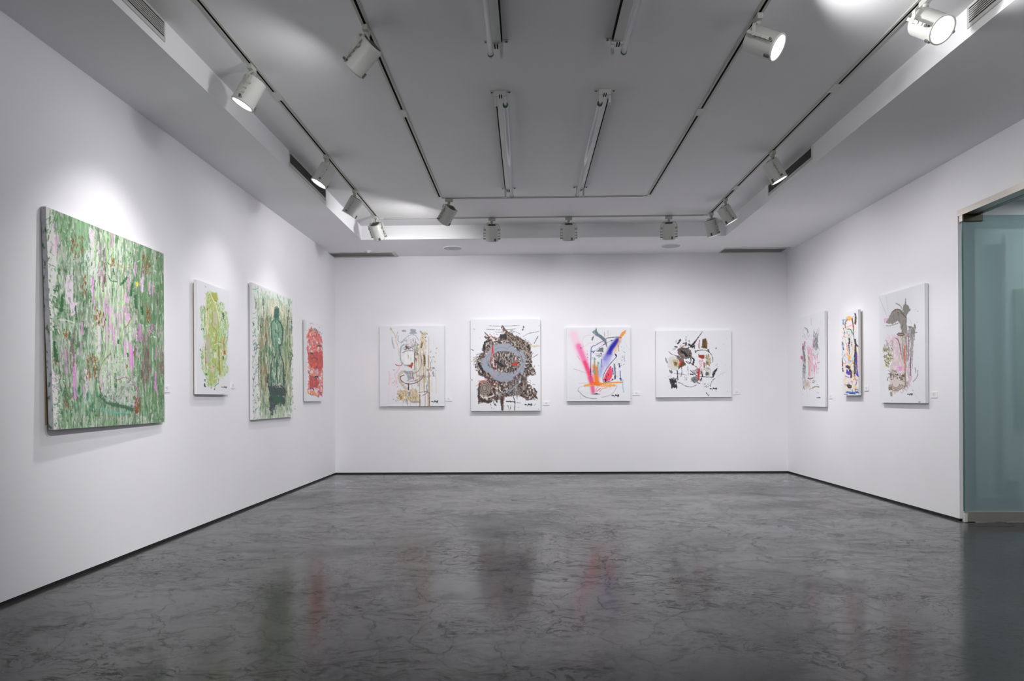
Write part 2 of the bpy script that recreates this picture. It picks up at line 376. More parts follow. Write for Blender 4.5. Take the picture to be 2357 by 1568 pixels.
# ------------------------------------------------------------------ lighting track
TZ = HC - 0.007
def track(label, xl, xr, yb, y0, joints, slotw=0.017):
    t = empty('lighting_track', ((xl + xr) / 2, yb, HC), label, 'lighting track')
    off = Matrix.Translation((-(xl + xr) / 2, -yb, -HC)); W = 0.024
    def P(n, mb, m, **k):
        o = mb.build(n, m, t, **k); o.matrix_parent_inverse = off; return o
    def runy(x, ya, yb_):
        mb = MB()
        mb.box(x - W, x - slotw / 2, ya, yb_, TZ, HC).box(x + slotw / 2, x + W, ya, yb_, TZ, HC)
        mb.box(x - slotw / 2, x + slotw / 2, ya, yb_, HC - 0.003, HC - 0.0005, 1)
        P('track_rail', mb, [M_whited, M_slot])
    def runx(y, xa, xb):
        mb = MB()
        mb.box(xa, xb, y - W, y - slotw / 2, TZ, HC).box(xa, xb, y + slotw / 2, y + W, TZ, HC)
        mb.box(xa, xb, y - slotw / 2, y + slotw / 2, HC - 0.003, HC - 0.0005, 1)
        P('track_rail', mb, [M_whited, M_slot])
    g = 0.07
    runy(xl, y0, yb - g); runy(xr, y0, yb - g); runx(yb, xl + g, xr - g)
    for x in (xl, xr):
        sx = 1 if x == xl else -1
        P('corner_connector', MB().box(x - W, x + W, yb - g, yb + W, TZ - 0.003, HC).box(min(x + sx * W, x + sx * g), max(x + sx * W, x + sx * g), yb - W, yb + W, TZ - 0.003, HC), M_white, bevel=0.002)
    for x, y in joints:
        P('joint', MB().box(x - W - 0.003, x + W + 0.003, y - 0.07, y + 0.07, TZ - 0.002, HC - 0.0005), M_white, bevel=0.002)
track('outer white lighting track looping round the raised ceiling', -1.92, 2.365, 8.87, -4.0, [(-1.92, 5.25), (2.365, 5.26), (2.365, 7.72)])
track('inner white lighting track looping round the fluorescent tubes', -1.00, 1.44, 8.00, -4.0, [(-1.00, 5.60), (1.44, 5.66)])

# ------------------------------------------------------------------ fluorescent strips
def strip(x, y0, y1, tside, label, near_end):
    """bare strip on the ceiling; one tube fitted (tside -1 left, +1 right), the other pair of sockets empty"""
    f = empty('fluorescent_strip', (x, (y0 + y1) / 2, HC), label, 'ceiling light', 'fluorescent strips on the raised ceiling')
    off = Matrix.Translation((-x, -(y0 + y1) / 2, -HC))
    def P(n, mb, m, par=f, **k):
        o = mb.build(n, m, par, **k)
        o.matrix_parent_inverse = off if par is f else Matrix.Identity(4); return o
    zt = HC - 0.095
    P('channel', MB().box(x - 0.033, x + 0.033, y0 + 0.03, y1 - 0.03, HC - 0.030, HC), M_metalgrey, bevel=0.003)
    P('black_strip', MB().box(x - tside * 0.0385 - 0.0035, x - tside * 0.0385 + 0.0035, y0 + 0.06, y1 - 0.06, HC - 0.026, HC - 0.002), M_slot)  # narrow black strip beside the channel, on the tubeless side
    P('tube', MB().lathe([(0.019, y0 + 0.045), (0.019, y1 - 0.045)], 20, M=Matrix.Translation((x + tside * 0.036, 0, zt)) @ Matrix.Rotation(-math.pi / 2, 4, 'X')), M_tube)
    for ye, s in ((y0, 1), (y1, -1)):
        a, b = sorted((ye, ye + s * 0.045))
        P('end_plate', MB().box(x - 0.046, x + 0.046, a, b, HC - 0.042, HC - 0.001).box(x - 0.080, x - 0.046, a + 0.008, b - 0.008, HC - 0.006, HC).box(x + 0.046, x + 0.080, a + 0.008, b - 0.008, HC - 0.006, HC)
          .box(x - 0.012, x - 0.004, a - 0.0005, b + 0.0005, HC - 0.0435, HC - 0.03, 1).box(x + 0.004, x + 0.012, a - 0.0005, b + 0.0005, HC - 0.0435, HC - 0.03, 1), [M_metalgrey, M_slot], bevel=0.002)
        for q in (-1, 1):
            a2, b2 = sorted((ye + s * 0.006, ye + s * 0.032))
            xx = x + q * 0.036
            P('socket', MB().box(xx - 0.010, xx + 0.010, a2 + 0.006, b2 - 0.006, zt - 0.010, HC - 0.04).lathe([(0.011, min(a2, b2) - 0.004), (0.011, max(a2, b2) + 0.010)], 16, M=Matrix.Translation((xx, 0, zt)) @ Matrix.Rotation(-math.pi / 2, 4, 'X')), M_metalgrey, bevel=0.002)
            if q == tside:
                a3, b3 = sorted((ye + s * 0.034, ye + s * 0.052))
                P('end_cap', MB().lathe([(0.0205, a3), (0.0205, b3)], 20, M=Matrix.Translation((xx, 0, zt)) @ Matrix.Rotation(-math.pi / 2, 4, 'X')), M_green)
        for q in (-1, 1):
            P('screw', MB().lathe([(0.008, -0.0045), (0.008, 0)], 14, M=Matrix.Translation((x + q * 0.067, ye + s * 0.022, HC - 0.006))), M_darkgrey)
    return f
strip(-0.187, 5.22, 7.66, 1, 'far left fluorescent strip, its tube on the right side', True)
strip(0.613, 5.22, 7.66, -1, 'far right fluorescent strip, its tube on the left side', True)
strip(-0.187, 2.10, 4.52, -1, 'near left fluorescent strip cut by the top of the photo', False)
strip(0.613, 2.10, 4.52, 1, 'near right fluorescent strip cut by the top of the photo', False)

# ------------------------------------------------------------------ track spotlights
def spot(x, y, d, label, power, spill, group='white track spotlights', lit=True, angle=None, wide=False):
    d = Vector(d).normalized(); PZ = 0.150
    piv = Vector((0, 0, -PZ))
    t = empty('track_spotlight', (x, y, TZ - 0.004), label, 'spotlight', group)
    hz = Vector((d.x, d.y, 0)).normalized() if abs(d.z) < 0.999 else Vector((0, 1, 0))
    ax = Vector((0, 0, 1)).cross(hz).normalized()          # hinge axis, horizontal
    up = ax.cross(d)
    M = Matrix((( ax.x, up.x, d.x, piv.x), (ax.y, up.y, d.y, piv.y), (ax.z, up.z, d.z, piv.z), (0, 0, 0, 1)))
    rail_y = abs(y - 8.87) > 0.2 and abs(y - 8.0) > 0.05 or abs(x + 1.92) < 0.01 or abs(x - 2.37) < 0.02
    a = MB()
    if rail_y: a.box(-0.017, 0.017, -0.045, 0.045, -0.034, 0.0)
    else: a.box(-0.045, 0.045, -0.017, 0.017, -0.034, 0.0)
    a.build('track_adapter', M_whited, t, bevel=0.003)
    MB().lathe([(0.012, -0.071), (0.012, -0.052), (0.017, -0.052), (0.017, -0.034)], 18).build('stem', M_whited, t)
    # U yoke: from under the stem, out and down the two sides
    r = 0.094; q = 0.03; pts = []
    topz = -0.073
    for (aa, zz) in [(-r, -PZ - 0.012), (-r, -PZ + 0.03), (-r, topz - q)] + [(-r + q * (1 - math.cos(i * math.pi / 8)), topz - q + q * math.sin(i * math.pi / 8)) for i in range(1, 5)] + \
                    [(r - q * (1 - math.cos(i * math.pi / 8)), topz - q + q * math.sin(i * math.pi / 8)) for i in range(4, 0, -1)] + [(r, topz - q), (r, -PZ + 0.03), (r, -PZ - 0.012)]:
        pts.append(ax * aa + Vector((0, 0, zz)))
    MB().band(pts, hz, 0.022, 0.004).build('yoke', M_whited, t)
    # housing (local z = beam direction), open front, stepped rear
    R_ = 0.079; F_ = 0.142; B_ = -0.058
    hs = MB().lathe([(R_ * 0.62, B_ - 0.0), (R_ * 0.93, B_), (R_, B_ + 0.008), (R_, F_ - 0.014), (R_ + 0.003, F_ - 0.012), (R_ + 0.003, F_), (R_ - 0.006, F_), (R_ - 0.008, F_ - 0.010)], 40, M=M, caps=False).build('housing', M_white, t)
    rc = MB().lathe([(0.0, B_ + 0.006), (R_ * 0.64, B_ + 0.006), (R_ * 0.66, B_ - 0.004), (R_ * 0.60, B_ - 0.006)], 32, M=M, caps=False)
    for k in range(-3, 4):
        rc.box(-0.045, 0.045, k * 0.013 - 0.002, k * 0.013 + 0.002, B_ - 0.008, B_ + 0.004, M=M)
    rc.build('rear_cap', M_darkgrey, hs)
    MB().lathe([(0.0, F_ - 0.012), (R_ - 0.009, F_ - 0.012)], 40, M=M, caps=False).build('lens', M_lens if lit else M_tube, t)
    for k in (-1, 1):
        sr = MB(); sx = k * (R_ + 0.024)
        sr.box(sx - 0.002, sx + 0.002, -0.009, 0.009, -0.045, 0.125, M=M)
        sr.build('side_rail', M_whited, t)
        for zc in (-0.005, 0.045, 0.08, 0.115):
            MB().lathe([(0.006, R_ - 0.004), (0.006, R_ + 0.022), (0.009, R_ + 0.022), (0.009, R_ + 0.032)], 10, M=M @ Matrix.Translation((0, 0, zc)) @ Matrix.Rotation(k * math.pi / 2, 4, 'Y')).build('knob', M_darkgrey if zc > 0.1 else M_whited, t)
        MB().lathe([(0.014, R_ - 0.002), (0.014, R_ + 0.030)], 16, M=M @ Matrix.Rotation(k * math.pi / 2, 4, 'Y')).build('pivot_bolt', M_whited, t)
    # power cable looping from the stem to the rear of the housing
    e = M @ Vector((0.03, 0.0, B_)); s0 = Vector((0, 0, -0.060)) + ax * 0.012
    m1 = s0 + ax * 0.05 - hz * 0.03 + Vector((0, 0, 0.004)); m2 = e - d * 0.03 + ax * 0.05
    cp = []
    for i in range(13):
        u = i / 12; cp.append((1 - u) ** 3 * s0 + 3 * (1 - u) ** 2 * u * m1 + 3 * (1 - u) * u * u * m2 + u ** 3 * e)
    MB().tube(cp, 0.0035, 8).build('cable', M_whited, t)
    MB().box(-0.008, 0.008, R_ + 0.0005, R_ + 0.010, 0.10, 0.135, M=M @ Matrix.Rotation(0.5, 4, 'Z')).build('clip', M_darkgrey, hs)
    if lit:
        ld = bpy.data.lights.new('beam', 'SPOT'); ld.energy = power; ld.spot_size = angle or SPOT_ANGLE; ld.spot_blend = 1.0
        ld.shadow_soft_size = 0.045; ld.color = (1.0, 0.985, 0.985)
        lo = bpy.data.objects.new('beam', ld); col.objects.link(lo); lo.parent = t
        lo.matrix_local = M @ Matrix.Translation((0, 0, F_ + 0.004)) @ Matrix.Rotation(math.pi, 4, 'X')
        l2 = bpy.data.lights.new('spill', 'SPOT'); l2.energy = spill; l2.spot_size = math.radians(174 if wide else 154); l2.spot_blend = 0.6 if wide else 0.85
        l2.shadow_soft_size = 0.05; l2.color = ld.color
        lo = bpy.data.objects.new('spill', l2); col.objects.link(lo); lo.parent = t
        lo.matrix_local = M @ Matrix.Translation((0, 0, F_ + 0.004)) @ Matrix.Rotation(math.pi, 4, 'X')
    return t
for i, (x, y, d, lb) in enumerate(HEADS):
    spot(x, y, d, lb, SPOT_W[i], SPILL[i], angle=math.radians(ANGLE.get(i, 66)), wide=i in WIDE)

# ------------------------------------------------------------------ paint: brushwork computed on the vertices of each canvas
_T = np.random.RandomState(7).rand(256, 256)
def _vn(x, y, seed):
    x = x + seed * 17.31; y = y + seed * 9.17
    xi = np.floor(x).astype(int); yi = np.floor(y).astype(int); fx = x - xi; fy = y - yi
    fx = fx * fx * (3 - 2 * fx); fy = fy * fy * (3 - 2 * fy)
    g = lambda i, j: _T[(xi + i) & 255, (yi + j) & 255]
    return (g(0, 0) * (1 - fx) + g(1, 0) * fx) * (1 - fy) + (g(0, 1) * (1 - fx) + g(1, 1) * fx) * fy
def _fb(x, y, seed, o=3):
    s = 0; a = 1; t = 0
    for i in range(o): s = s + a * _vn(x * 2 ** i, y * 2 ** i, seed + i * 3.7); t += a; a *= 0.55
    return s / t
def _ss(a, b, x): t = np.clip((x - a) / (b - a), 0, 1); return t * t * (3 - 2 * t)

class Paint:
    """U, V: drawing coordinates of every canvas vertex; C: their colours (display values 0-255)"""
    def __init__(s, U, V, base, unit=1.0, seed=1):
        s.U = U.ravel(); s.V = V.ravel(); s.C = np.empty((s.U.size, 3)); s.C[:] = base; s.k = unit; s.R = random.Random(seed); s.i = seed * 5
        n = _fb(s.U / (60 * unit), s.V / (60 * unit), seed, 3) - 0.5; s.C += n[:, None] * 3
    def sel(s, x0, y0, x1, y1): return np.nonzero((s.U > x0) & (s.U < x1) & (s.V > y0) & (s.V < y1))[0]
    def mix(s, ix, m, col, a=1.0):
        m = (np.clip(m, 0, 1) * a)[:, None]; s.C[ix] = s.C[ix] * (1 - m) + np.array(col, float) * m
    def smooth(s, p):
        if len(p) < 3: return p
        p = [np.array(q, float) for q in p]; q = [2 * p[0] - p[1]] + p + [2 * p[-1] - p[-2]]; o = []
        for i in range(1, len(q) - 2):
            for t in (0, 0.25, 0.5, 0.75):
                a, b, c, d = q[i - 1:i + 3]; o.append(0.5 * (2 * b + (c - a) * t + (2 * a - 5 * b + 4 * c - d) * t * t + (3 * b - a - 3 * c + d) * t ** 3))
        return o + [p[-1]]
    def dist(s, ix, p, w0, w1):
        x = s.U[ix]; y = s.V[ix]; best = np.full(ix.size, 1e9); n = len(p) - 1
        for i in range(n):
            ax, ay = p[i][0], p[i][1]; bx, by = p[i + 1][0], p[i + 1][1]; dx, dy = bx - ax, by - ay; L = dx * dx + dy * dy + 1e-9
            t = np.clip(((x - ax) * dx + (y - ay) * dy) / L, 0, 1); d = np.hypot(x - ax - t * dx, y - ay - t * dy)
            best = np.minimum(best, d - 0.5 * (w0 + (w1 - w0) * (i + t) / n))
        return best
    def line(s, pts, w, col, a=1.0, rough=0.35, dry=0.0, soft=None, w1=None):
        s.i += 1; k = s.k; p = s.smooth(pts); w1 = w if w1 is None else w1; m = max(w, w1) * 1.2 + 4 * k
        xs = [q[0] for q in p]; ys = [q[1] for q in p]; ix = s.sel(min(xs) - m, min(ys) - m, max(xs) + m, max(ys) + m)
        if ix.size == 0: return
        d = s.dist(ix, p, w, w1) + (_fb(s.U[ix] / (3.2 * k), s.V[ix] / (4.5 * k), s.i, 2) - 0.5) * rough * (w + 2 * k)
        sf = (soft if soft else 1.3 * k); mk = 1 - _ss(-sf, sf, d)
        if dry:
            ex = xs[-1] - xs[0]; ey = ys[-1] - ys[0]; vert = abs(ey) > abs(ex)
            f = _vn(s.U[ix] / (2.0 * k if vert else 14 * k), s.V[ix] / (14 * k if vert else 2.0 * k), s.i)
            mk = mk * _ss(dry - 0.15, dry + 0.15, f)
        s.mix(ix, mk, col, a)
    def poly(s, pts, col, a=1.0, rough=6.0, cell=8.0, tex=None, soft=None):
        """filled shape with a torn edge; tex=(cell x, cell y, threshold) breaks the fill up"""
        s.i += 1; k = s.k; xs = [q[0] for q in pts]; ys = [q[1] for q in pts]; m = rough * 1.5 + 3 * k
        ix = s.sel(min(xs) - m, min(ys) - m, max(xs) + m, max(ys) + m)
        if ix.size == 0: return
        x = s.U[ix]; y = s.V[ix]; ins = np.zeros(ix.size, bool); n = len(pts)
        for i in range(n):
            ax, ay = pts[i]; bx, by = pts[(i + 1) % n]
            if ay == by: continue
            c = ((ay > y) != (by > y)) & (x < (bx - ax) * (y - ay) / (by - ay) + ax); ins ^= c
        d = s.dist(ix, list(pts) + [pts[0]], 0, 0); d = np.where(ins, -d, d)
        d = d + (_fb(x / cell, y / (cell * 1.4), s.i, 3) - 0.5) * 2.2 * rough
        sf = soft if soft else 1.5 * k; mk = 1 - _ss(-sf, sf, d)
        if tex: mk = mk * _ss(tex[2] - 0.07, tex[2] + 0.07, _fb(x / tex[0], y / tex[1], s.i + 0.4, 3))
        s.mix(ix, mk, col, a)
    def inside(s, pts, x, y):
        r = False; n = len(pts)
        for i in range(n):
            ax, ay = pts[i]; bx, by = pts[(i + 1) % n]
            if (ay > y) != (by > y) and x < (bx - ax) * (y - ay) / (by - ay) + ax: r = not r
        return r
    def dabs(s, reg, n, cols, L=(10, 40), W=(2, 6), ang=90, jit=8, a=(0.6, 1.0), dry=0.0, rough=0.5):
        """n short brush dabs inside reg (polygon, or box x0,y0,x1,y1)"""
        if isinstance(reg[0], (int, float)): x0, y0, x1, y1 = reg; pg = None
        else: pg = reg; x0 = min(q[0] for q in pg); x1 = max(q[0] for q in pg); y0 = min(q[1] for q in pg); y1 = max(q[1] for q in pg)
        R = s.R; c = 0; tries = 0
        while c < n and tries < n * 6:
            tries += 1; x = R.uniform(x0, x1); y = R.uniform(y0, y1)
            if pg and not s.inside(pg, x, y): continue
            c += 1; l = R.uniform(*L) / 2; t = math.radians(ang + R.gauss(0, jit)); dx = l * math.cos(t); dy = l * math.sin(t); b = R.uniform(-0.15, 0.15) * l
            w = R.uniform(*W); s.line([(x - dx, y - dy), (x + b, y + b * 0.3), (x + dx, y + dy)] if l > 8 * s.k else [(x - dx, y - dy), (x + dx, y + dy)],
                                      w, R.choice(cols), R.uniform(*a), rough, dry, w1=w * R.uniform(0.4, 1.0))
    def dots(s, reg, n, cols, r=(1.5, 4), a=(0.7, 1.0)):
        s.dabs(reg, n, cols, L=(r[0] * 0.2, r[1] * 1.2), W=(r[0], r[1]), ang=60, jit=60, a=a, rough=0.4)
    def streaks(s, reg, cols, sx, sy, thr=0.5, a=0.8, rough=8, cell=10):
        for c in cols: s.poly(reg, c, a, rough, cell, (sx, sy, thr))
    def drips(s, xs, y0, y1, w, cols, a=0.9):
        for x in xs:
            l = s.R.uniform(0.5, 1.0); s.line([(x, y0), (x + s.R.uniform(-1, 1) * s.k, y0 + (y1 - y0) * l * 0.5), (x, y0 + (y1 - y0) * l)], w, s.R.choice(cols), a, 0.5)
    def spray(s, pts, w, col, a=0.8, w1=None):
        p = s.smooth(pts); w1 = w if w1 is None else w1; m = max(w, w1) * 1.6
        xs = [q[0] for q in p]; ys = [q[1] for q in p]; ix = s.sel(min(xs) - m, min(ys) - m, max(xs) + m, max(ys) + m)
        d = s.dist(ix, p, w * 0.5, w1 * 0.5); sf = max(w, w1) * 0.5; s.mix(ix, np.exp(-np.clip(d + sf * 0.2, 0, None) ** 2 / (sf * sf * 0.5)), col, a)
    def scrawl(s, x, y, q, col=(25, 25, 30), w=None):
        """the painter's signature: looped initial, dot, tall hook and trailing letters"""
        w = w or 3.2 * s.k; P = lambda *a: [(x + u * q, y + v * q) for u, v in a]
        s.line(P((0, 6), (3, 0), (5, 7), (9, -1), (12, 7), (17, 2), (20, 6)), w, col)
        s.line(P((30, 20), (34, 6), (40, -7), (43, -8), (36, 2), (44, 1)), w, col)
        s.line(P((42, 3), (46, 8), (50, -1), (54, 7), (59, -2), (62, 6), (68, -4), (71, 4), (78, -6)), w, col)
        s.line(P((78, -6), (76, 6), (70, 16), (64, 20), (66, 14), (76, 8)), w * 0.9, col)

def art_green_pink(p):
    # whole field: vertical rain of greens
    box = [(60, 20), (800, 20), (800, 1400), (60, 1400)]
    p.streaks(box, [(122, 154, 122)], 16, 90, 0.40, 1.0, 2)
    p.streaks(box, [(160, 188, 160)], 9, 70, 0.53, 0.7, 2)
    p.streaks(box, [(192, 206, 186)], 6, 40, 0.60, 0.8, 2)
    p.streaks(box, [(86, 126, 86)], 8, 60, 0.56, 0.7, 2)
    p.streaks(box, [(56, 92, 58)], 9, 50, 0.64, 0.75, 2)
    p.streaks(box, [(150, 154, 140)], 40, 90, 0.54, 0.45, 2)
    p.streaks(box, [(206, 196, 204)], 7, 26, 0.66, 0.7, 2)
    p.streaks([(330, 180), (560, 230), (600, 1100), (380, 1150)], [(172, 208, 148), (216, 226, 210)], 8, 90, 0.52, 0.75, 40)
    p.streaks([(600, 250), (790, 330), (790, 1340), (630, 1340), (560, 1100), (640, 800), (590, 560)], [(78, 122, 78), (98, 136, 92)], 7, 120, 0.56, 0.75, 44)
    p.dabs((70, 60, 785, 1370), 620, [(104, 146, 104), (144, 180, 140), (205, 214, 202), (66, 110, 70), (160, 168, 150), (180, 200, 172), (210, 190, 206)], (16, 70), (3, 8), 90, 4, (0.35, 0.85))
    p.dabs((330, 200, 620, 1000), 300, [(190, 212, 180), (158, 196, 132), (222, 224, 218), (210, 186, 206), (190, 160, 186), (96, 140, 96)], (10, 46), (2, 6), 90, 6, (0.4, 0.85))
    p.dabs((600, 330, 785, 1340), 210, [(60, 108, 62), (88, 140, 84), (130, 140, 118), (186, 202, 182), (100, 90, 78)], (24, 110), (2, 6), 90, 2, (0.4, 0.85))
    # pale left strip with speckles
    p.poly([(60, 30), (100, 60), (132, 250), (140, 480), (112, 620), (118, 800), (105, 1000), (130, 1110), (138, 1300), (120, 1400), (60, 1400)], (214, 214, 212), 0.92, 10, 14)
    p.dabs((66, 60, 140, 560), 60, [(92, 136, 92), (120, 160, 120), (70, 108, 70)], (6, 26), (3, 8), 100, 30, (0.6, 1))
    p.dabs((80, 560, 150, 830), 75, [(48, 92, 52), (86, 136, 88), (222, 222, 220), (110, 150, 112)], (8, 30), (4, 10), 60, 30, (0.7, 1))
    p.dabs((104, 1060, 150, 1370), 80, [(90, 140, 92), (196, 186, 198), (230, 230, 228), (70, 120, 74)], (6, 22), (3, 7), 40, 40, (0.6, 1))
    p.dabs((105, 130, 150, 330), 14, [(212, 178, 205)], (30, 80), (5, 10), 92, 4, (0.6, 0.9))
    # upper left green field
    p.poly([(140, 60), (330, 150), (330, 330), (230, 330), (150, 210)], (122, 164, 120), 0.5, 16, 20, (9, 40, 0.45))
    p.dabs((90, 70, 250, 230), 70, [(80, 122, 74), (140, 176, 134), (104, 148, 98)], (16, 50), (4, 9), 95, 10, (0.5, 0.9))
    p.dabs((240, 100, 330, 300), 30, [(150, 190, 152), (118, 162, 118)], (60, 120), (6, 12), 90, 2, (0.4, 0.7))
    # lilac and white patches
    for pts in ([(330, 160), (352, 178), (362, 205), (356, 260), (340, 300), (330, 220)], [(330, 300), (350, 318), (352, 380), (338, 400), (328, 350)],
                [(340, 480), (360, 490), (362, 560), (350, 600), (340, 560)], [(196, 470), (235, 470), (236, 640), (190, 650), (188, 560)], [(215, 640), (262, 640), (264, 700), (225, 720)],
                [(645, 470), (660, 470), (660, 560), (648, 570)], [(378, 730), (396, 720), (402, 930), (380, 930)], [(300, 1035), (320, 1035), (316, 1150), (304, 1190)]):
        p.poly(pts, (226, 208, 226), 0.85, 6, 8, (6, 26, 0.36))
    p.dabs((310, 320, 390, 470), 26, [(206, 220, 214), (230, 226, 232)], (20, 60), (4, 9), 100, 20, (0.5, 0.9))
    # brown-violet shadows
    for r in ((385, 325, 430, 560), (214, 820, 243, 1080), (640, 960, 690, 1090), (745, 930, 785, 1060), (655, 940, 700, 1130), (655, 830, 690, 960)):
        p.dabs(r, 34, [(116, 98, 96), (132, 112, 104), (98, 86, 78), (150, 140, 134)], (18, 60), (4, 9), 92, 6, (0.5, 0.85))
    # pink brush marks
    pk = [(222, 142, 214), (214, 128, 206), (228, 170, 220)]
    for x, y0, y1, w in ((395, 390, 470, 7), (470, 195, 290, 8), (391, 260, 330, 5), (352, 480, 530, 9), (356, 530, 630, 8), (552, 575, 625, 12), (572, 470, 560, 8), (566, 600, 640, 7), (575, 880, 1010, 14),
                         (588, 900, 1030, 10), (458, 650, 800, 10), (470, 760, 860, 8), (438, 780, 880, 12), (442, 560, 700, 6), (420, 640, 760, 6), (545, 860, 960, 10), (240, 1030, 1200, 18), (246, 950, 1050, 9),
                         (188, 920, 1060, 9), (636, 770, 860, 15), (612, 790, 860, 10), (728, 1060, 1150, 10), (735, 1130, 1180, 6), (622, 900, 960, 7), (655, 430, 520, 5), (648, 510, 560, 6), (700, 495, 575, 9),
                         (715, 520, 580, 7), (732, 900, 970, 7), (290, 1140, 1210, 7), (160, 920, 1010, 6), (522, 690, 760, 7), (505, 700, 800, 5), (610, 380, 470, 6), (618, 400, 450, 5), (365, 620, 680, 6), (290, 760, 830, 10),
                         (415, 430, 560, 6), (430, 590, 720, 5), (480, 800, 900, 7), (560, 660, 740, 10), (540, 650, 700, 9), (585, 1000, 1090, 6), (720, 1100, 1140, 6), (280, 870, 960, 6), (694, 780, 830, 6), (712, 760, 800, 7)):
        p.line([(x, y0), (x + p.R.uniform(-4, 4), (y0 + y1) / 2), (x + p.R.uniform(-3, 5), y1)], w, p.R.choice(pk), 0.85, 0.6, 0.18)
    p.dabs((700, 770, 770, 830), 16, pk, (6, 16), (3, 7), 40, 40, (0.5, 0.9))
    p.dabs([(440, 560), (590, 620), (600, 860), (500, 930), (420, 900)], 90, [(214, 176, 206), (226, 200, 220), (200, 150, 194), (190, 206, 184)], (10, 34), (2, 5), 100, 30, (0.4, 0.8))
    p.dabs((105, 1050, 150, 1200), 26, [(212, 166, 204), (232, 214, 230)], (8, 26), (3, 7), 70, 40, (0.5, 0.9))
    # rust marks
    ru = [(150, 88, 50), (134, 82, 40), (120, 66, 40)]
    for r, n in (((225, 225, 300, 360), 46), ((290, 480, 318, 600), 22), ((365, 670, 400, 770), 26), ((400, 700, 425, 790), 10), ((650, 340, 700, 460), 26), ((676, 640, 700, 760), 26), ((310, 950, 375, 1090), 60), ((170, 1130, 222, 1260), 34), ((180, 808, 205, 850), 14),
                 ((600, 1205, 632, 1290), 44), ((570, 1300, 590, 1306), 4), ((120, 960, 135, 1010), 8), ((470, 360, 486, 400), 8), ((545, 1010, 560, 1040), 5), ((596, 930, 606, 970), 6), ((455, 370, 540, 420), 9)):
        p.dabs(r, n, ru, (5, 24), (3, 7), 90, 12, (0.6, 0.95))
    # dark green accents
    dg = [(28, 84, 48), (40, 96, 54), (20, 66, 40)]
    for pts, w in (([(560, 478), (540, 505), (526, 520)], 14), ([(594, 515), (586, 560), (584, 590)], 13), ([(612, 590), (612, 660)], 16), ([(122, 880), (124, 960)], 14), ([(128, 930), (136, 985)], 20), ([(250, 660), (256, 740)], 10),
                   ([(172, 600), (168, 690)], 16), ([(430, 735), (432, 742)], 6), ([(650, 660), (655, 700)], 12), ([(476, 425), (484, 460)], 7), ([(450, 470), (462, 500), (500, 505)], 5), ([(486, 1060), (484, 1210)], 12), ([(504, 862), (506, 880)], 10), ([(560, 940), (562, 955)], 9)):
        p.line(pts, w, p.R.choice(dg), 0.9, 0.8)
    p.dabs([(160, 1150), (600, 1210), (580, 1300), (300, 1310), (180, 1240)], 70, [(30, 110, 76), (52, 128, 92), (86, 160, 130)], (14, 50), (4, 10), 88, 16, (0.35, 0.7))
    p.line([(395, 1190), (440, 1230), (520, 1248), (585, 1268)], 20, (40, 92, 60), 0.75, 0.8)
    p.line([(400, 1262), (470, 1285), (560, 1285)], 14, (92, 178, 160), 0.6, 0.8)
    p.dabs((130, 1290, 785, 1375), 120, [(150, 184, 142), (120, 160, 112), (206, 218, 204), (84, 128, 82)], (20, 60), (3, 8), 90, 3, (0.4, 0.85))
    for x in (485, 520, 556, 600, 690, 740): p.line([(x, 1290), (x + 1, 1375)], 5, (44, 104, 58), 0.7, 0.6)
    p.line([(598, 1290), (600, 1372)], 11, (110, 116, 110), 0.8, 0.4)
    # gourd-like outline of the figure
    p.poly([(455, 950), (520, 930), (560, 1060), (620, 1150), (600, 1240), (520, 1235), (420, 1220), (388, 1120), (400, 1030)], (206, 206, 204), 0.55, 10, 18, (9, 14, 0.45))
    p.dabs([(455, 950), (520, 930), (560, 1060), (615, 1150), (595, 1235), (520, 1230), (425, 1215), (392, 1120), (405, 1030)], 150, [(214, 196, 210), (160, 190, 158), (226, 224, 226), (112, 150, 112), (190, 150, 184)], (8, 34), (2, 5), 110, 34, (0.5, 0.85))
    for pts, c, w in (([(460, 940), (415, 985), (388, 1050), (384, 1120), (398, 1180), (430, 1225), (500, 1240), (590, 1270)], (110, 84, 70), 3.5), ([(400, 1010), (392, 1090), (404, 1170)], (206, 150, 198), 4), ([(500, 1095), (545, 1080), (590, 1112), (618, 1160), (614, 1210), (590, 1262)], (140, 84, 100), 4),
                      ([(590, 1110), (624, 1160), (612, 1225), (580, 1255)], (208, 132, 196), 4), ([(575, 740), (565, 765), (548, 785)], (134, 100, 56), 4), ([(480, 320), (462, 350), (440, 395), (448, 440)], (104, 120, 84), 2.5), ([(500, 470), (520, 500), (500, 560), (480, 640)], (120, 140, 96), 2.5),
                      ([(545, 420), (540, 470)], (170, 120, 70), 3), ([(555, 480), (545, 560), (535, 620)], (150, 132, 84), 3), ([(575, 690), (582, 730), (560, 775)], (150, 120, 90), 3), ([(500, 395), (540, 420), (590, 410)], (160, 130, 90), 2.5), ([(150, 745), (200, 748), (240, 760)], (214, 214, 208), 8)):
        p.line(pts, w, c, 0.85, 0.6)
    p.poly([(545, 700), (575, 700), (578, 740), (560, 762), (545, 740)], (216, 178, 210), 0.7, 5, 8)
    p.poly([(616, 508), (624, 500), (630, 515), (626, 530), (616, 530)], (232, 218, 50), 0.95, 3, 5)
    p.line([(238, 440), (240, 470), (240, 500)], 5, (70, 80, 76), 0.8, 0.6)
    p.dabs((70, 60, 785, 1370), 90, [(236, 236, 234), (228, 222, 228)], (3, 14), (2, 6), 80, 40, (0.6, 0.95))
    p.dabs((150, 300, 785, 1300), 60, [(34, 78, 46), (60, 70, 56)], (3, 12), (2, 5), 80, 40, (0.5, 0.9))

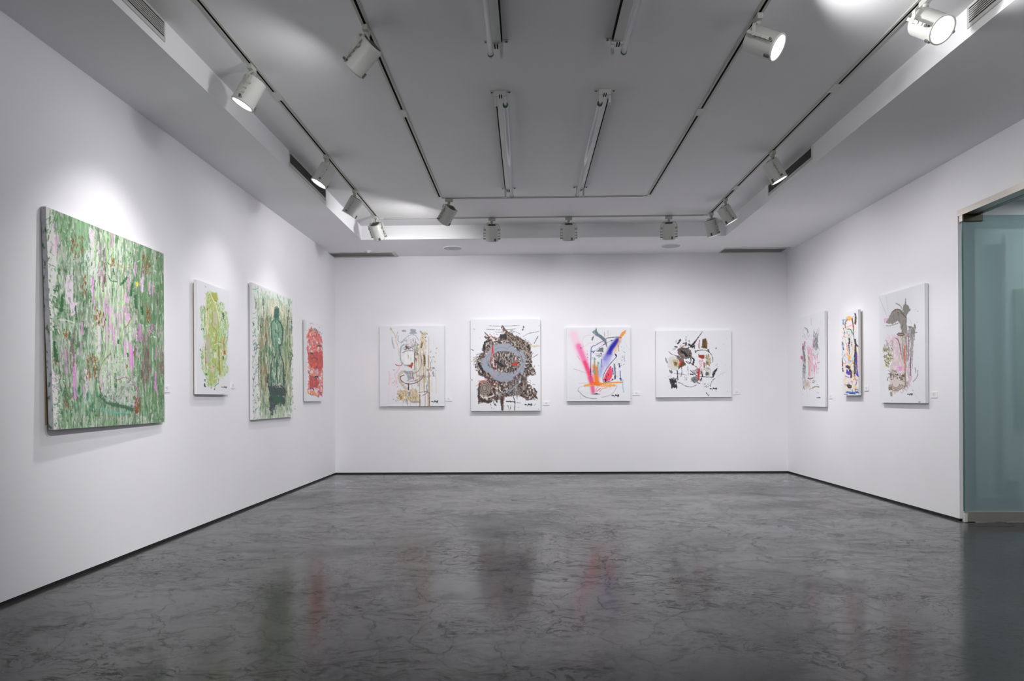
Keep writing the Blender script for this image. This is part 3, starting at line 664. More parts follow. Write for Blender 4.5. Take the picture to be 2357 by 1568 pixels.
def art_lime(p):
    body = [(190, 200), (240, 170), (330, 200), (345, 290), (410, 320), (420, 420), (460, 440), (470, 600), (455, 820), (440, 1100), (480, 1170), (420, 1250), (350, 1330), (300, 1400), (200, 1410), (180, 1300), (130, 1200), (110, 1050), (140, 900), (160, 800), (130, 660), (120, 520), (110, 400), (180, 380)]
    p.poly(body, (188, 214, 150), 0.75, 26, 26, (16, 40, 0.44))
    p.streaks(body, [(150, 190, 110), (120, 160, 90)], 9, 34, 0.62, 0.7, 26)
    p.poly([(200, 220), (320, 220), (350, 500), (400, 800), (400, 1250), (230, 1400), (200, 1000), (190, 600)], (176, 186, 96), 0.8, 24, 30, (18, 50, 0.42))
    p.dabs(body, 200, [(150, 196, 118), (196, 220, 160), (170, 178, 84), (140, 186, 122), (206, 222, 186), (184, 190, 130)], (16, 56), (4, 12), 95, 20, (0.4, 0.85))
    p.dabs([(110, 380), (185, 380), (185, 560), (130, 560)], 18, [(124, 176, 116), (150, 196, 140), (120, 140, 120)], (20, 60), (5, 12), 80, 25, (0.5, 0.8))
    p.dabs([(350, 320), (460, 420), (440, 760), (340, 760)], 40, [(168, 208, 140), (190, 222, 170), (140, 190, 120)], (20, 60), (5, 12), 90, 20, (0.4, 0.8))
    p.poly([(250, 190), (320, 195), (340, 280), (300, 300), (250, 240)], (168, 170, 70), 0.8, 10, 14)
    p.poly([(275, 440), (325, 440), (335, 620), (270, 630)], (196, 190, 176), 0.85, 12, 14, (7, 30, 0.4))
    p.poly([(180, 730), (235, 760), (235, 1080), (175, 1120)], (194, 184, 168), 0.9, 10, 14, (7, 30, 0.35))
    p.poly([(255, 1130), (300, 1150), (280, 1240), (235, 1200)], (204, 196, 188), 0.8, 9, 12)
    for pts, w, c in (([(262, 440), (268, 520), (262, 620), (320, 690), (315, 790), (300, 840)], 13, (164, 160, 84)), ([(345, 880), (350, 1050), (358, 1240)], 16, (150, 142, 78)), ([(185, 235), (184, 380), (195, 560), (205, 720)], 12, (240, 216, 186)), ([(235, 190), (275, 280), (320, 380), (360, 560)], 11, (242, 218, 188)),
                      ([(320, 380), (350, 520), (385, 600)], 5, (236, 214, 180)), ([(205, 410), (216, 440), (216, 640)], 6, (238, 214, 182)), ([(160, 830), (152, 960), (165, 1100), (170, 1240)], 10, (240, 214, 184)), ([(150, 530), (148, 620)], 8, (240, 222, 200)), ([(290, 860), (350, 840), (410, 858)], 9, (238, 214, 180)),
                      ([(368, 900), (372, 1080), (375, 1250), (350, 1275)], 7, (240, 216, 184)), ([(430, 1330), (390, 1370), (340, 1410), (230, 1400)], 7, (242, 222, 196)), ([(190, 1150), (250, 1140), (270, 1190), (210, 1170)], 5, (240, 214, 180)), ([(270, 1310), (350, 1280)], 7, (240, 216, 186)), ([(178, 850), (176, 1000), (178, 1200)], 5, (90, 88, 78)),
                      ([(300, 1110), (330, 1150), (340, 1190)], 4, (80, 90, 70)), ([(420, 520), (430, 580), (432, 640)], 3, (60, 80, 70)), ([(465, 600), (468, 720), (450, 830)], 3, (120, 120, 110)), ([(340, 820), (400, 830)], 3, (90, 100, 84)), ([(300, 1390), (340, 1355)], 7, (50, 92, 50))):
        p.line(pts, w, c, 0.92, 0.4)
    for x, y, w in ((404, 450, 16), (414, 480, 18), (408, 512, 12), (105, 930, 10), (118, 950, 8), (404, 1024, 14), (130, 670, 11), (152, 672, 10), (176, 1090, 8), (180, 1245, 14), (165, 1325, 13), (160, 1385, 16), (168, 1400, 10), (200, 412, 10), (275, 1150, 6), (245, 1420, 9), (290, 1432, 9), (180, 124, 6), (172, 106, 4), (312, 300, 8), (305, 935, 8), (280, 925, 6)):
        p.line([(x, y - w * 0.7), (x + p.R.uniform(-4, 4), y + w * 0.7)], w, p.R.choice([(34, 70, 44), (40, 44, 46), (28, 52, 40)]), 0.9, 0.9)
    p.line([(424, 750), (414, 800), (412, 880), (422, 975)], 11, (196, 70, 66), 0.85, 0.6, 0.3)
    p.poly([(412, 930), (432, 930), (430, 985), (412, 975)], (208, 52, 50), 0.9, 5, 8)
    p.poly([(285, 960), (320, 960), (325, 1030), (280, 1030)], (226, 228, 226), 0.85, 8, 10); p.poly([(280, 700), (298, 705), (296, 760), (278, 750)], (222, 228, 220), 0.85, 6, 8)
    p.dabs(body, 50, [(120, 130, 90), (228, 226, 210), (100, 160, 90)], (4, 16), (2, 4), 80, 40, (0.5, 0.9))
    p.scrawl(380, 1400, 0.85, w=4.5)

def art_dark_figure(p):
    box = [(20, 20), (540, 120), (540, 1540), (20, 1560)]
    p.dabs([(60, 70), (500, 230), (495, 330), (60, 240)], 90, [(150, 190, 150), (110, 160, 116), (196, 216, 196), (86, 130, 90)], (20, 90), (3, 7), 90, 5, (0.5, 0.9))
    p.poly([(95, 210), (300, 200), (490, 330), (500, 760), (480, 1440), (420, 1540), (150, 1540), (110, 1000), (120, 600)], (176, 192, 160), 0.8, 34, 30, (9, 90, 0.42))
    p.streaks([(120, 420), (480, 420), (480, 1400), (140, 1420)], [(98, 138, 100), (190, 178, 138), (76, 112, 80)], 7, 120, 0.55, 0.8, 40)
    p.dabs([(95, 200), (480, 300), (490, 1450), (130, 1540), (110, 900)], 420, [(120, 166, 124), (92, 142, 98), (190, 200, 168), (206, 196, 166), (150, 176, 140), (70, 116, 78), (164, 170, 128), (220, 214, 194)], (40, 150), (3, 8), 90, 2.5, (0.4, 0.85))
    p.dabs([(235, 220), (400, 260), (400, 420), (240, 420)], 34, [(236, 222, 196), (228, 212, 184)], (50, 130), (6, 12), 90, 2, (0.5, 0.8))
    p.dabs([(135, 400), (240, 400), (235, 1300), (125, 1300)], 90, [(150, 116, 84), (120, 92, 66), (176, 148, 108), (98, 80, 62)], (50, 170), (3, 7), 90, 2, (0.4, 0.8))
    p.dabs([(390, 430), (490, 430), (480, 1150), (400, 1150)], 60, [(112, 122, 66), (140, 140, 84), (84, 110, 64), (206, 196, 156)], (40, 140), (3, 7), 90, 2, (0.4, 0.8))
    for x, y0, y1, w in ((175, 220, 470, 10), (88, 220, 330, 9), (205, 600, 860, 8), (118, 860, 1140, 7), (455, 340, 440, 12), (490, 440, 600, 9), (140, 1000, 1300, 8), (440, 420, 620, 7), (470, 740, 980, 8)):
        p.line([(x, y0), (x + 3, (y0 + y1) / 2), (x - 2, y1)], w, (64, 66, 54), 0.7, 0.8, 0.25)
    # white left edge with green and black spatter
    p.poly([(20, 20), (60, 60), (80, 300), (100, 470), (115, 800), (90, 1100), (105, 1400), (80, 1560), (20, 1560)], (218, 220, 220), 0.92, 12, 18)
    p.dabs((36, 470, 116, 1540), 120, [(96, 156, 110), (40, 96, 56), (60, 66, 62), (120, 170, 130)], (8, 34), (3, 7), 100, 30, (0.6, 0.95))
    for x, y in ((66, 500), (36, 580), (48, 850), (40, 1070), (52, 1100), (48, 1270), (34, 1320), (30, 1540), (140, 525)): p.line([(x - 5, y - 10), (x + 6, y + 12)], 13, (30, 80, 50) if y < 900 else (40, 44, 46), 0.9, 0.9)
    p.line([(40, 375), (75, 385), (95, 360)], 3, (90, 94, 92)); p.line([(30, 440), (80, 432), (110, 442)], 3, (110, 110, 108)); p.line([(40, 105), (80, 110), (120, 98)], 7, (90, 170, 110), 0.8)
    p.line([(60, 700), (110, 670), (170, 640)], 3, (214, 220, 214)); p.line([(45, 960), (110, 740)], 3, (70, 76, 74)); p.line([(40, 1250), (90, 1000)], 3, (70, 76, 74))
    # dark figure: head, arms, hips, legs, skirt of shadow
    dk = (42, 86, 72)
    p.poly([(215, 1060), (240, 1160), (300, 1190), (380, 1160), (408, 1060), (412, 1280), (392, 1400), (340, 1360), (285, 1420), (268, 1490), (246, 1440), (232, 1300)], (50, 62, 66), 0.92, 30, 18)
    p.dabs([(225, 1100), (410, 1100), (400, 1460), (240, 1480)], 60, [(44, 56, 60), (66, 70, 78), (40, 84, 64)], (30, 110), (5, 12), 88, 6, (0.5, 0.9))
    p.poly([(260, 1290), (370, 1270), (360, 1400), (290, 1380)], (34, 96, 66), 0.8, 16, 18, (8, 40, 0.4))
    p.line([(262, 1330), (262, 1490)], 26, (62, 64, 72), 0.9, 0.6); p.line([(318, 1400), (322, 1440)], 22, (190, 190, 178), 0.8, 0.6)
    p.dabs([(230, 700), (400, 700), (400, 1180), (225, 1180)], 110, [(62, 116, 84), (90, 146, 106), (44, 90, 68), (140, 180, 150)], (30, 100), (4, 10), 90, 4, (0.5, 0.85))
    p.poly([(300, 310), (325, 292), (350, 320), (358, 390), (346, 430), (330, 470), (300, 470), (292, 400)], dk, 0.92, 6, 12)
    p.line([(305, 325), (320, 306), (330, 320)], 7, (150, 200, 186), 0.8); p.dabs((300, 350, 350, 450), 16, [(120, 190, 160), (90, 150, 126), (28, 60, 56)], (10, 26), (3, 6), 80, 30, (0.6, 0.9))
    p.poly([(262, 470), (320, 450), (378, 490), (388, 640), (365, 730), (345, 800), (300, 790), (285, 700), (262, 600)], (120, 166, 136), 0.85, 10, 16, (9, 40, 0.35))
    for pts, w in (([(300, 450), (268, 480), (262, 560), (268, 660), (280, 740)], 11), ([(345, 460), (376, 510), (388, 600), (378, 700), (358, 740)], 14), ([(312, 470), (310, 620), (312, 780), (300, 880)], 8), ([(345, 730), (352, 800), (380, 900), (395, 1000), (385, 1180)], 12),
                   ([(300, 860), (262, 930), (250, 1040), (262, 1160)], 12), ([(322, 900), (318, 1050), (330, 1180)], 12), ([(290, 560), (330, 600), (360, 580)], 6), ([(330, 480), (340, 560), (345, 660)], 6)):
        p.line(pts, w, p.R.choice([(36, 74, 68), (48, 92, 80), (30, 60, 60)]), 0.85, 0.6)
    p.dabs([(265, 880), (310, 880), (310, 1170), (262, 1170)], 40, [(200, 220, 210), (130, 180, 160), (86, 130, 116)], (16, 50), (4, 9), 90, 10, (0.6, 0.95))
    p.dabs([(330, 880), (385, 900), (385, 1180), (335, 1190)], 40, [(206, 222, 206), (140, 180, 156), (96, 130, 110), (206, 190, 166)], (16, 50), (4, 9), 90, 10, (0.6, 0.95))
    p.poly([(340, 650), (358, 655), (362, 720), (340, 715)], (222, 226, 228), 0.9, 5, 8); p.poly([(300, 480), (322, 500), (330, 560), (312, 560)], (190, 216, 200), 0.7, 6, 8)
    p.dabs((285, 560, 370, 720), 22, [(206, 214, 190), (70, 110, 90), (160, 190, 166)], (12, 36), (3, 6), 85, 15, (0.5, 0.9))
    p.dabs((270, 1150, 385, 1210), 16, [(228, 232, 234), (200, 210, 214)], (5, 14), (3, 7), 80, 40, (0.6, 0.95))
    p.line([(470, 810), (500, 850), (495, 860)], 12, (64, 120, 84), 0.8, 0.7); p.line([(410, 1345), (470, 1340)], 4, (150, 112, 78), 0.8)
    p.dabs([(120, 1360), (480, 1380), (470, 1530), (120, 1545)], 90, [(92, 140, 104), (160, 186, 160), (214, 218, 210), (56, 90, 66)], (16, 60), (3, 6), 90, 6, (0.5, 0.85))
    p.dabs([(95, 200), (480, 300), (490, 1450), (130, 1540)], 60, [(228, 230, 226), (30, 50, 42)], (4, 16), (2, 4), 80, 40, (0.5, 0.9))

def art_red(p):
    body = [(120, 270), (175, 200), (290, 240), (330, 340), (370, 420), (375, 700), (380, 1000), (378, 1380), (290, 1450), (150, 1410), (110, 1300), (125, 1000), (105, 700), (100, 500), (90, 400)]
    p.poly(body, (214, 84, 74), 0.6, 16, 22, (26, 40, 0.40))
    p.poly([(105, 680), (375, 640), (380, 920), (330, 1000), (180, 960), (110, 860)], (194, 70, 66), 0.92, 14, 20)
    p.poly([(130, 1080), (220, 1100), (300, 1190), (280, 1290), (150, 1290)], (176, 62, 62), 0.92, 14, 20)
    p.poly([(110, 330), (300, 300), (330, 450), (280, 600), (170, 600), (110, 460)], (222, 100, 84), 0.7, 16, 18, (22, 26, 0.40))
    p.dabs(body, 230, [(226, 84, 58), (190, 60, 66), (236, 120, 86), (206, 70, 90), (166, 56, 62), (226, 150, 130), (214, 96, 76)], (20, 80), (6, 16), 88, 22, (0.5, 0.9))
    p.dabs([(110, 700), (375, 690), (375, 1000), (180, 950)], 60, [(150, 60, 62), (226, 90, 64), (180, 92, 80)], (30, 100), (4, 10), 88, 8, (0.5, 0.8))
    for pts, w, c in (([(175, 205), (130, 300), (90, 400)], 22, (238, 92, 52)), ([(120, 860), (180, 870), (240, 900)], 20, (232, 86, 54)), ([(80, 850), (140, 870)], 10, (238, 130, 96)), ([(140, 930), (180, 1020), (210, 1090)], 18, (242, 160, 74)), ([(105, 1240), (130, 1200), (110, 1180)], 14, (240, 110, 70)),
                      ([(100, 1320), (120, 1390), (200, 1370), (260, 1420)], 22, (242, 150, 70)), ([(285, 370), (350, 400), (370, 460)], 14, (232, 92, 60)), ([(100, 560), (95, 620), (105, 680)], 18, (218, 70, 120)), ([(290, 400), (300, 500)], 14, (214, 70, 130)), ([(150, 610), (250, 590), (290, 600)], 22, (232, 100, 66)),
                      ([(290, 1350), (345, 1420)], 26, (206, 60, 104)), ([(290, 1450), (300, 1400)], 18, (200, 66, 110)), ([(70, 870), (74, 1000), (110, 1080)], 6, (240, 178, 150)), ([(300, 650), (305, 800), (310, 900)], 10, (230, 96, 70))):
        p.line(pts, w, c, 0.9, 0.6, 0.12)
    for pts, w in (([(160, 280), (180, 245), (240, 245), (290, 270), (300, 320)], 9), ([(170, 225), (230, 215), (285, 240)], 7), ([(165, 265), (220, 262), (280, 285)], 6), ([(335, 270), (330, 360)], 8), ([(290, 540), (345, 540)], 26), ([(160, 680), (185, 700)], 20), ([(170, 790), (210, 765), (260, 775), (285, 810)], 10),
                   ([(230, 1105), (280, 1100)], 26), ([(250, 1130), (258, 1150)], 12), ([(150, 1300), (180, 1295), (205, 1330)], 14), ([(205, 470), (214, 490)], 10), ([(110, 1000), (125, 1050)], 10), ([(320, 1370), (345, 1372)], 12), ([(255, 930), (265, 940)], 12), ([(150, 1400), (165, 1410)], 12), ([(265, 330), (270, 380)], 8)):
        p.line(pts, w, (44, 34, 40), 0.9, 0.7, 0.1)
    p.line([(190, 280), (225, 265), (260, 268)], 11, (240, 190, 120), 0.9)
    for x, y, r in ((150, 345, 16), (294, 590, 20), (180, 1010, 14), (150, 320, 8), (240, 320, 10), (200, 330, 8), (280, 980, 12), (140, 560, 12), (350, 590, 10), (130, 600, 9), (320, 1120, 14), (240, 1340, 18), (345, 1310, 14), (350, 1240, 10), (205, 400, 9), (230, 430, 8), (190, 500, 8)):
        p.line([(x, y - r * 0.8), (x + 3, y + r * 0.8)], r * 1.6, (232, 224, 228), 0.85, 0.8)
    p.dabs([(200, 960), (280, 970), (290, 1060), (230, 1040)], 12, [(206, 170, 204), (226, 200, 216)], (20, 50), (8, 14), 60, 20, (0.6, 0.9))
    p.dots((60, 90, 390, 1460), 34, [(214, 84, 120), (226, 100, 80)], (5, 13), (0.5, 0.9)); p.dots((180, 90, 210, 140), 3, [(222, 140, 170)], (10, 16), (0.6, 0.8))

def art_sand(p):
    tan = (206, 188, 162); dt = (178, 150, 104); gy = (150, 154, 164)
    for pts, w in (([(282, 192), (320, 250), (355, 310), (372, 410), (405, 500), (415, 620)], 20), ([(395, 250), (375, 310), (362, 350)], 18)): p.line(pts, w, tan, 0.85, 0.5, w1=w * 0.4)
    p.poly([(262, 185), (285, 168), (304, 195), (290, 222), (265, 210)], tan, 0.9, 4, 8); p.line([(300, 340), (312, 420), (340, 520)], 16, gy, 0.75, 0.8, 0.35); p.line([(405, 300), (400, 380), (420, 410)], 8, (130, 136, 148), 0.8)
    p.line([(285, 240), (300, 500), (320, 800)], 4, (214, 208, 200), 0.7)
    p.poly([(465, 215), (530, 212), (528, 245), (470, 240)], gy, 0.85, 6, 10); p.poly([(590, 210), (620, 195), (700, 205), (690, 240), (720, 270), (640, 280), (575, 270), (620, 240)], gy, 0.85, 7, 10); p.line([(770, 235), (795, 275), (800, 300)], 22, gy, 0.8, 0.8)
    p.poly([(800, 250), (880, 240), (830, 340), (860, 380), (870, 520), (820, 560), (750, 560), (730, 520), (770, 420), (760, 350)], (216, 196, 160), 0.85, 14, 20, (16, 40, 0.32))
    p.line([(690, 420), (720, 500), (740, 560), (800, 620)], 24, (214, 196, 166), 0.7, 0.7); p.line([(800, 420), (780, 500)], 26, (84, 74, 58), 0.85, 0.9, 0.25); p.dots((800, 260, 900, 400), 10, [(50, 44, 44)], (8, 16))
    p.line([(450, 430), (510, 360), (590, 300), (680, 300), (740, 385)], 9, (150, 152, 160), 0.8, 0.6); p.line([(445, 420), (530, 380)], 24, gy, 0.7, 0.9, 0.3)
    p.line([(520, 450), (460, 480), (438, 580), (445, 700), (490, 780), (560, 800), (620, 770)], 26, (158, 162, 172), 0.8, 0.7, 0.2); p.poly([(530, 580), (640, 580), (650, 700), (610, 780), (500, 770), (480, 660)], (238, 240, 244), 0.9, 10, 16)
    p.line([(480, 520), (520, 495), (600, 490), (660, 540)], 6, (90, 70, 70), 0.8); p.line([(475, 590), (540, 560), (640, 555), (700, 590), (770, 650), (785, 740), (770, 830), (720, 900), (650, 925), (560, 920), (490, 905)], 9, (104, 84, 72), 0.85, 0.4)
    p.dabs((515, 465, 620, 540), 24, [(70, 36, 34), (96, 50, 46), (50, 40, 44)], (14, 50), (4, 9), 100, 40, (0.7, 1)); p.dabs((540, 370, 700, 520), 24, [(110, 96, 96), (150, 90, 90), (130, 134, 146)], (30, 90), (3, 6), 90, 8, (0.5, 0.9))
    p.dabs((665, 450, 730, 620), 24, [(116, 104, 96), (144, 140, 136), (90, 80, 72)], (20, 60), (6, 14), 90, 30, (0.5, 0.8))
    for x in (672, 700, 745, 765, 790, 815, 845, 895): p.line([(x, 560 + (x % 7) * 12), (x + 4, 900), (x + 6, 1080)], p.R.uniform(8, 18), (200, 178, 136), 0.75, 0.5, 0.15)
    p.line([(672, 600), (674, 740), (675, 870)], 15, (122, 104, 74), 0.85, 0.6); p.line([(828, 640), (835, 720), (830, 800)], 28, (70, 52, 32), 0.9, 0.7); p.line([(905, 640), (900, 800), (890, 820)], 12, (150, 116, 60), 0.8); p.line([(930, 750), (928, 850)], 12, (140, 116, 80), 0.8)
    p.line([(690, 680), (700, 720)], 20, (150, 70, 52), 0.8, 0.9); p.poly([(540, 800), (600, 790), (620, 750), (650, 750), (640, 800), (620, 850), (600, 830)], (166, 66, 44), 0.92, 8, 10); p.line([(360, 780), (400, 800), (450, 795), (470, 770)], 14, (190, 90, 76), 0.85, 0.8); p.line([(640, 965), (656, 1020)], 16, (176, 80, 60), 0.85, 0.7)
    p.line([(430, 820), (390, 900), (345, 950), (370, 1020), (380, 1090)], 16, (240, 182, 194), 0.75, 0.8, 0.2); p.line([(250, 900), (265, 980), (252, 1100)], 24, (242, 190, 202), 0.7, 0.8, 0.1); p.line([(250, 1100), (250, 1250), (252, 1450)], 8, (242, 206, 214), 0.7)
    p.line([(340, 1180), (342, 1300)], 10, (240, 200, 206), 0.7, 0.7, 0.4); p.line([(500, 640), (505, 740)], 16, (242, 214, 222), 0.6)
    p.poly([(470, 880), (640, 890), (660, 920), (640, 1020), (560, 1040), (545, 960)], gy, 0.85, 12, 14, (14, 30, 0.34)); p.line([(720, 970), (800, 985), (880, 980), (915, 970)], 36, (168, 168, 172), 0.75, 0.9, 0.2); p.line([(880, 870), (900, 880)], 34, (150, 140, 130), 0.8, 0.9)
    p.line([(470, 900), (420, 960), (440, 1050), (500, 1150), (560, 1200)], 44, (204, 188, 166), 0.85, 0.6); p.line([(500, 955), (440, 985), (450, 1040), (520, 1090), (620, 1100), (720, 1070), (800, 1000), (825, 930)], 11, (76, 54, 52), 0.92, 0.4); p.line([(540, 1050), (640, 1055), (740, 1020), (800, 965)], 8, (110, 92, 84), 0.85, 0.5)
    p.line([(572, 1100), (570, 1195)], 18, (60, 34, 34), 0.95, 0.5)
    p.poly([(390, 1210), (440, 1190), (520, 1220), (640, 1170), (700, 1190), (740, 1290), (760, 1400), (640, 1410), (520, 1360), (430, 1370), (390, 1310)], (206, 184, 140), 0.8, 18, 22, (14, 22, 0.38))
    p.dabs((390, 1200, 720, 1400), 60, [(176, 144, 74), (160, 158, 160), (214, 196, 160), (140, 124, 84), (236, 232, 226)], (16, 60), (6, 18), 80, 30, (0.5, 0.85)); p.poly([(430, 1310), (470, 1290), (470, 1340), (430, 1370)], (176, 138, 50), 0.9, 8, 8)
    p.poly([(560, 1230), (600, 1230), (600, 1300), (570, 1310)], (140, 146, 160), 0.85, 7, 9); p.line([(625, 1392), (755, 1395)], 26, (150, 154, 160), 0.85, 0.6); p.line([(540, 1350), (555, 1440)], 16, (156, 160, 168), 0.7, 0.8)
    for x, y0, y1, w, c in ((752, 960, 1460, 10, (190, 160, 110)), (757, 1280, 1470, 12, (140, 108, 64)), (822, 560, 1200, 9, (190, 164, 112)), (828, 960, 1240, 10, (150, 116, 66)), (842, 1240, 1470, 9, (170, 140, 96)), (905, 330, 700, 8, (200, 170, 130)), (907, 920, 1240, 18, (160, 128, 86)), (908, 1240, 1470, 20, (120, 92, 62)), (885, 1200, 1460, 8, (176, 150, 110)),
                         (945, 1040, 1240, 9, (222, 204, 170)), (958, 1200, 1460, 8, (226, 212, 184)), (1015, 920, 1000, 8, (190, 170, 130)), (1024, 1000, 1260, 9, (220, 202, 170)), (700, 1200, 1440, 7, (196, 170, 120)), (630, 1120, 1400, 8, (206, 182, 130)), (480, 1340, 1470, 6, (200, 190, 176)), (600, 1380, 1470, 6, (196, 180, 150)), (790, 1100, 1200, 5, (180, 160, 120))):
        p.line([(x, y0), (x + 2, (y0 + y1) / 2), (x, y1)], w, c, 0.85, 0.5)
    p.line([(860, 1010), (890, 1100), (870, 1170), (875, 1240)], 9, (170, 172, 180), 0.8); p.line([(740, 1240), (860, 1225), (880, 1245), (800, 1290)], 10, (130, 100, 84), 0.8, 0.7); p.line([(870, 1120), (872, 1240)], 18, (130, 134, 146), 0.7, 0.8)
    p.poly([(960, 825), (1000, 830), (1005, 850), (965, 865)], (140, 144, 156), 0.9, 6, 8); p.line([(975, 905), (985, 970)], 24, (140, 144, 158), 0.8, 0.8); p.line([(960, 700), (950, 740)], 20, (190, 194, 206), 0.7)
    p.dots((920, 500, 1040, 900), 14, [(186, 156, 90), (150, 152, 160)], (8, 22), (0.6, 0.9)); p.dots((300, 850, 460, 1400), 26, [(240, 170, 180), (110, 114, 130), (190, 130, 110)], (5, 14), (0.5, 0.8)); p.dots((700, 250, 1000, 460), 24, [(240, 200, 206), (206, 190, 170)], (5, 16), (0.4, 0.7))
    p.dabs((560, 600, 880, 1160), 50, [(206, 186, 150), (176, 150, 100), (120, 96, 70), (230, 224, 214), (160, 160, 164)], (30, 110), (4, 10), 90, 5, (0.4, 0.8))
    p.scrawl(945, 1385, 1.35, w=8)

def art_ring(p):
    br = (84, 64, 58); bk = (34, 30, 32)
    mass = [(540, 190), (600, 270), (700, 330), (830, 390), (940, 460), (960, 560), (960, 740), (1020, 890), (900, 930), (890, 1020), (1000, 1110), (1040, 1150), (1040, 1240), (820, 1210), (700, 1190), (560, 1210), (540, 1400), (510, 1240), (380, 1270), (200, 1310), (190, 1090), (330, 960), (200, 900), (150, 760), (200, 640), (260, 560), (300, 440), (350, 400), (290, 350), (420, 350), (500, 360), (560, 290)]
    p.poly(mass, (150, 136, 126), 0.9, 30, 36, (30, 40, 0.30)); p.poly(mass, br, 0.92, 30, 26, (18, 26, 0.46)); p.poly(mass, bk, 0.9, 30, 20, (16, 22, 0.60)); p.poly(mass, (226, 222, 220), 0.9, 20, 20, (20, 20, 0.66))
    p.dabs(mass, 420, [br, bk, (110, 88, 78), (216, 210, 206), (66, 50, 46), (150, 140, 134)], (24, 110), (3, 9), 65, 50, (0.5, 0.9))
    p.dabs([(620, 930), (890, 900), (880, 1180), (620, 1180)], 70, [(60, 50, 48), (176, 164, 154), (110, 96, 88), (120, 128, 146)], (60, 140), (6, 16), 90, 4, (0.5, 0.9))
    p.dabs([(560, 230), (940, 440), (960, 700), (860, 620), (700, 440)], 90, [(64, 48, 42), (40, 34, 34), (140, 120, 108), (170, 156, 142)], (30, 90), (6, 14), 50, 20, (0.5, 0.9))
    p.dabs([(120, 640), (260, 560), (240, 780), (130, 780)], 40, [(130, 112, 104), (90, 76, 72), (190, 180, 174)], (30, 90), (4, 9), 150, 20, (0.4, 0.8))
    p.poly([(500, 320), (600, 310), (610, 370), (500, 380)], (40, 42, 48), 0.92, 12, 14); p.line([(350, 400), (290, 440), (265, 540)], 30, bk, 0.95, 0.8); p.line([(290, 350), (350, 410)], 14, br, 0.9, 0.8); p.line([(290, 290), (350, 350)], 14, (90, 66, 60), 0.85, 0.9)
    p.line([(205, 740), (240, 800), (270, 860)], 36, (34, 34, 38), 0.9, 0.9)
    # lower left knot
    p.poly([(205, 1000), (320, 980), (380, 1060), (360, 1170), (270, 1210), (200, 1160)], (160, 146, 136), 0.85, 12, 18); p.line([(215, 1020), (205, 1110), (205, 1300)], 26, (74, 62, 60), 0.9, 0.7)
    for r in (40, 66, 90): p.line([(285 + r * math.cos(t) * 0.9, 1090 + r * math.sin(t)) for t in [i * 0.7 for i in range(10)]], 9, (70, 54, 52), 0.8, 0.8, 0.3)
    p.line([(225, 1190), (280, 1230), (380, 1210), (420, 1190)], 18, (226, 222, 222), 0.9); p.line([(230, 1250), (330, 1290), (380, 1270)], 34, (60, 46, 44), 0.85, 0.9)
    # grey ring
    cx, cy = 560, 720; ring = []
    for i in range(29):
        t = i * 2 * math.pi / 28; ring.append((cx + 238 * math.cos(t) + 8 * math.sin(3 * t), cy + 206 * math.sin(t) + 10 * math.cos(2 * t)))
    g = (152, 158, 172)
    p.line(ring, 84, g, 0.98, 0.3); p.poly([(380, 470), (440, 470), (560, 440), (680, 460), (640, 560), (420, 560), (380, 560)], g, 0.97, 12, 18); p.poly([(250, 660), (330, 640), (360, 860), (300, 860), (245, 780)], g, 0.97, 10, 18)
    p.poly([(370, 860), (480, 850), (700, 880), (700, 960), (640, 1000), (520, 1000), (420, 960)], (150, 154, 168), 0.97, 14, 20); p.line([(820, 560), (860, 720), (820, 880)], 40, g, 0.95, 0.5)
    p.dabs([(260, 520), (850, 520), (850, 980), (260, 980)], 40, [(166, 172, 186), (140, 146, 160)], (50, 130), (8, 18), 20, 50, (0.2, 0.4))
    # inside of the ring
    inn = [(430, 600), (540, 565), (700, 590), (800, 660), (815, 740), (740, 850), (600, 870), (470, 850), (430, 760)]
    p.poly(inn, (130, 116, 108), 0.97, 10, 16); p.poly(inn, (50, 44, 46), 0.92, 8, 14, (14, 40, 0.47)); p.poly(inn, (214, 206, 200), 0.9, 8, 14, (14, 24, 0.60))
    p.dabs(inn, 90, [(40, 36, 40), (96, 78, 70), (190, 180, 174), (70, 66, 72), (140, 130, 130)], (30, 110), (5, 12), 88, 14, (0.5, 0.9)); p.line([(425, 690), (500, 740), (540, 770)], 34, (34, 32, 36), 0.9, 0.9); p.poly([(405, 640), (425, 650), (420, 800), (405, 780)], (214, 216, 222), 0.9, 4, 8)
    p.poly([(330, 700), (370, 700), (365, 800), (330, 790)], (60, 66, 78), 0.7, 8, 10, (12, 16, 0.45))
    for pts in ([(600, 550), (640, 500), (680, 480)], [(760, 560), (800, 660), (850, 740), (820, 800), (780, 860)], [(320, 740), (310, 660), (360, 600)], [(700, 480), (780, 560), (830, 700)], [(430, 540), (520, 500), (600, 520)]): p.line(pts, 5, (110, 108, 110), 0.8)
    # red marks
    rd = (208, 44, 36)
    p.poly([(388, 480), (408, 484), (414, 600), (392, 570)], rd, 0.98, 4, 8); p.line([(400, 590), (415, 650), (425, 850)], 7, (214, 70, 70), 0.9); p.line([(385, 575), (375, 660), (368, 740)], 7, rd, 0.9); p.poly([(660, 765), (700, 735), (745, 722), (775, 745), (735, 755), (700, 766)], rd, 0.98, 4, 8)
    p.line([(200, 990), (260, 985), (340, 965)], 13, rd, 0.9, 0.8, 0.15); p.line([(240, 1000), (190, 1040), (160, 1060)], 6, (220, 80, 60), 0.85); p.line([(370, 310), (365, 440)], 6, (214, 90, 90), 0.8, 0.9, 0.4); p.line([(720, 640), (730, 740)], 5, (190, 60, 90), 0.8); p.line([(780, 870), (720, 940), (680, 980)], 6, (150, 60, 130), 0.85, 0.6, 0.25)
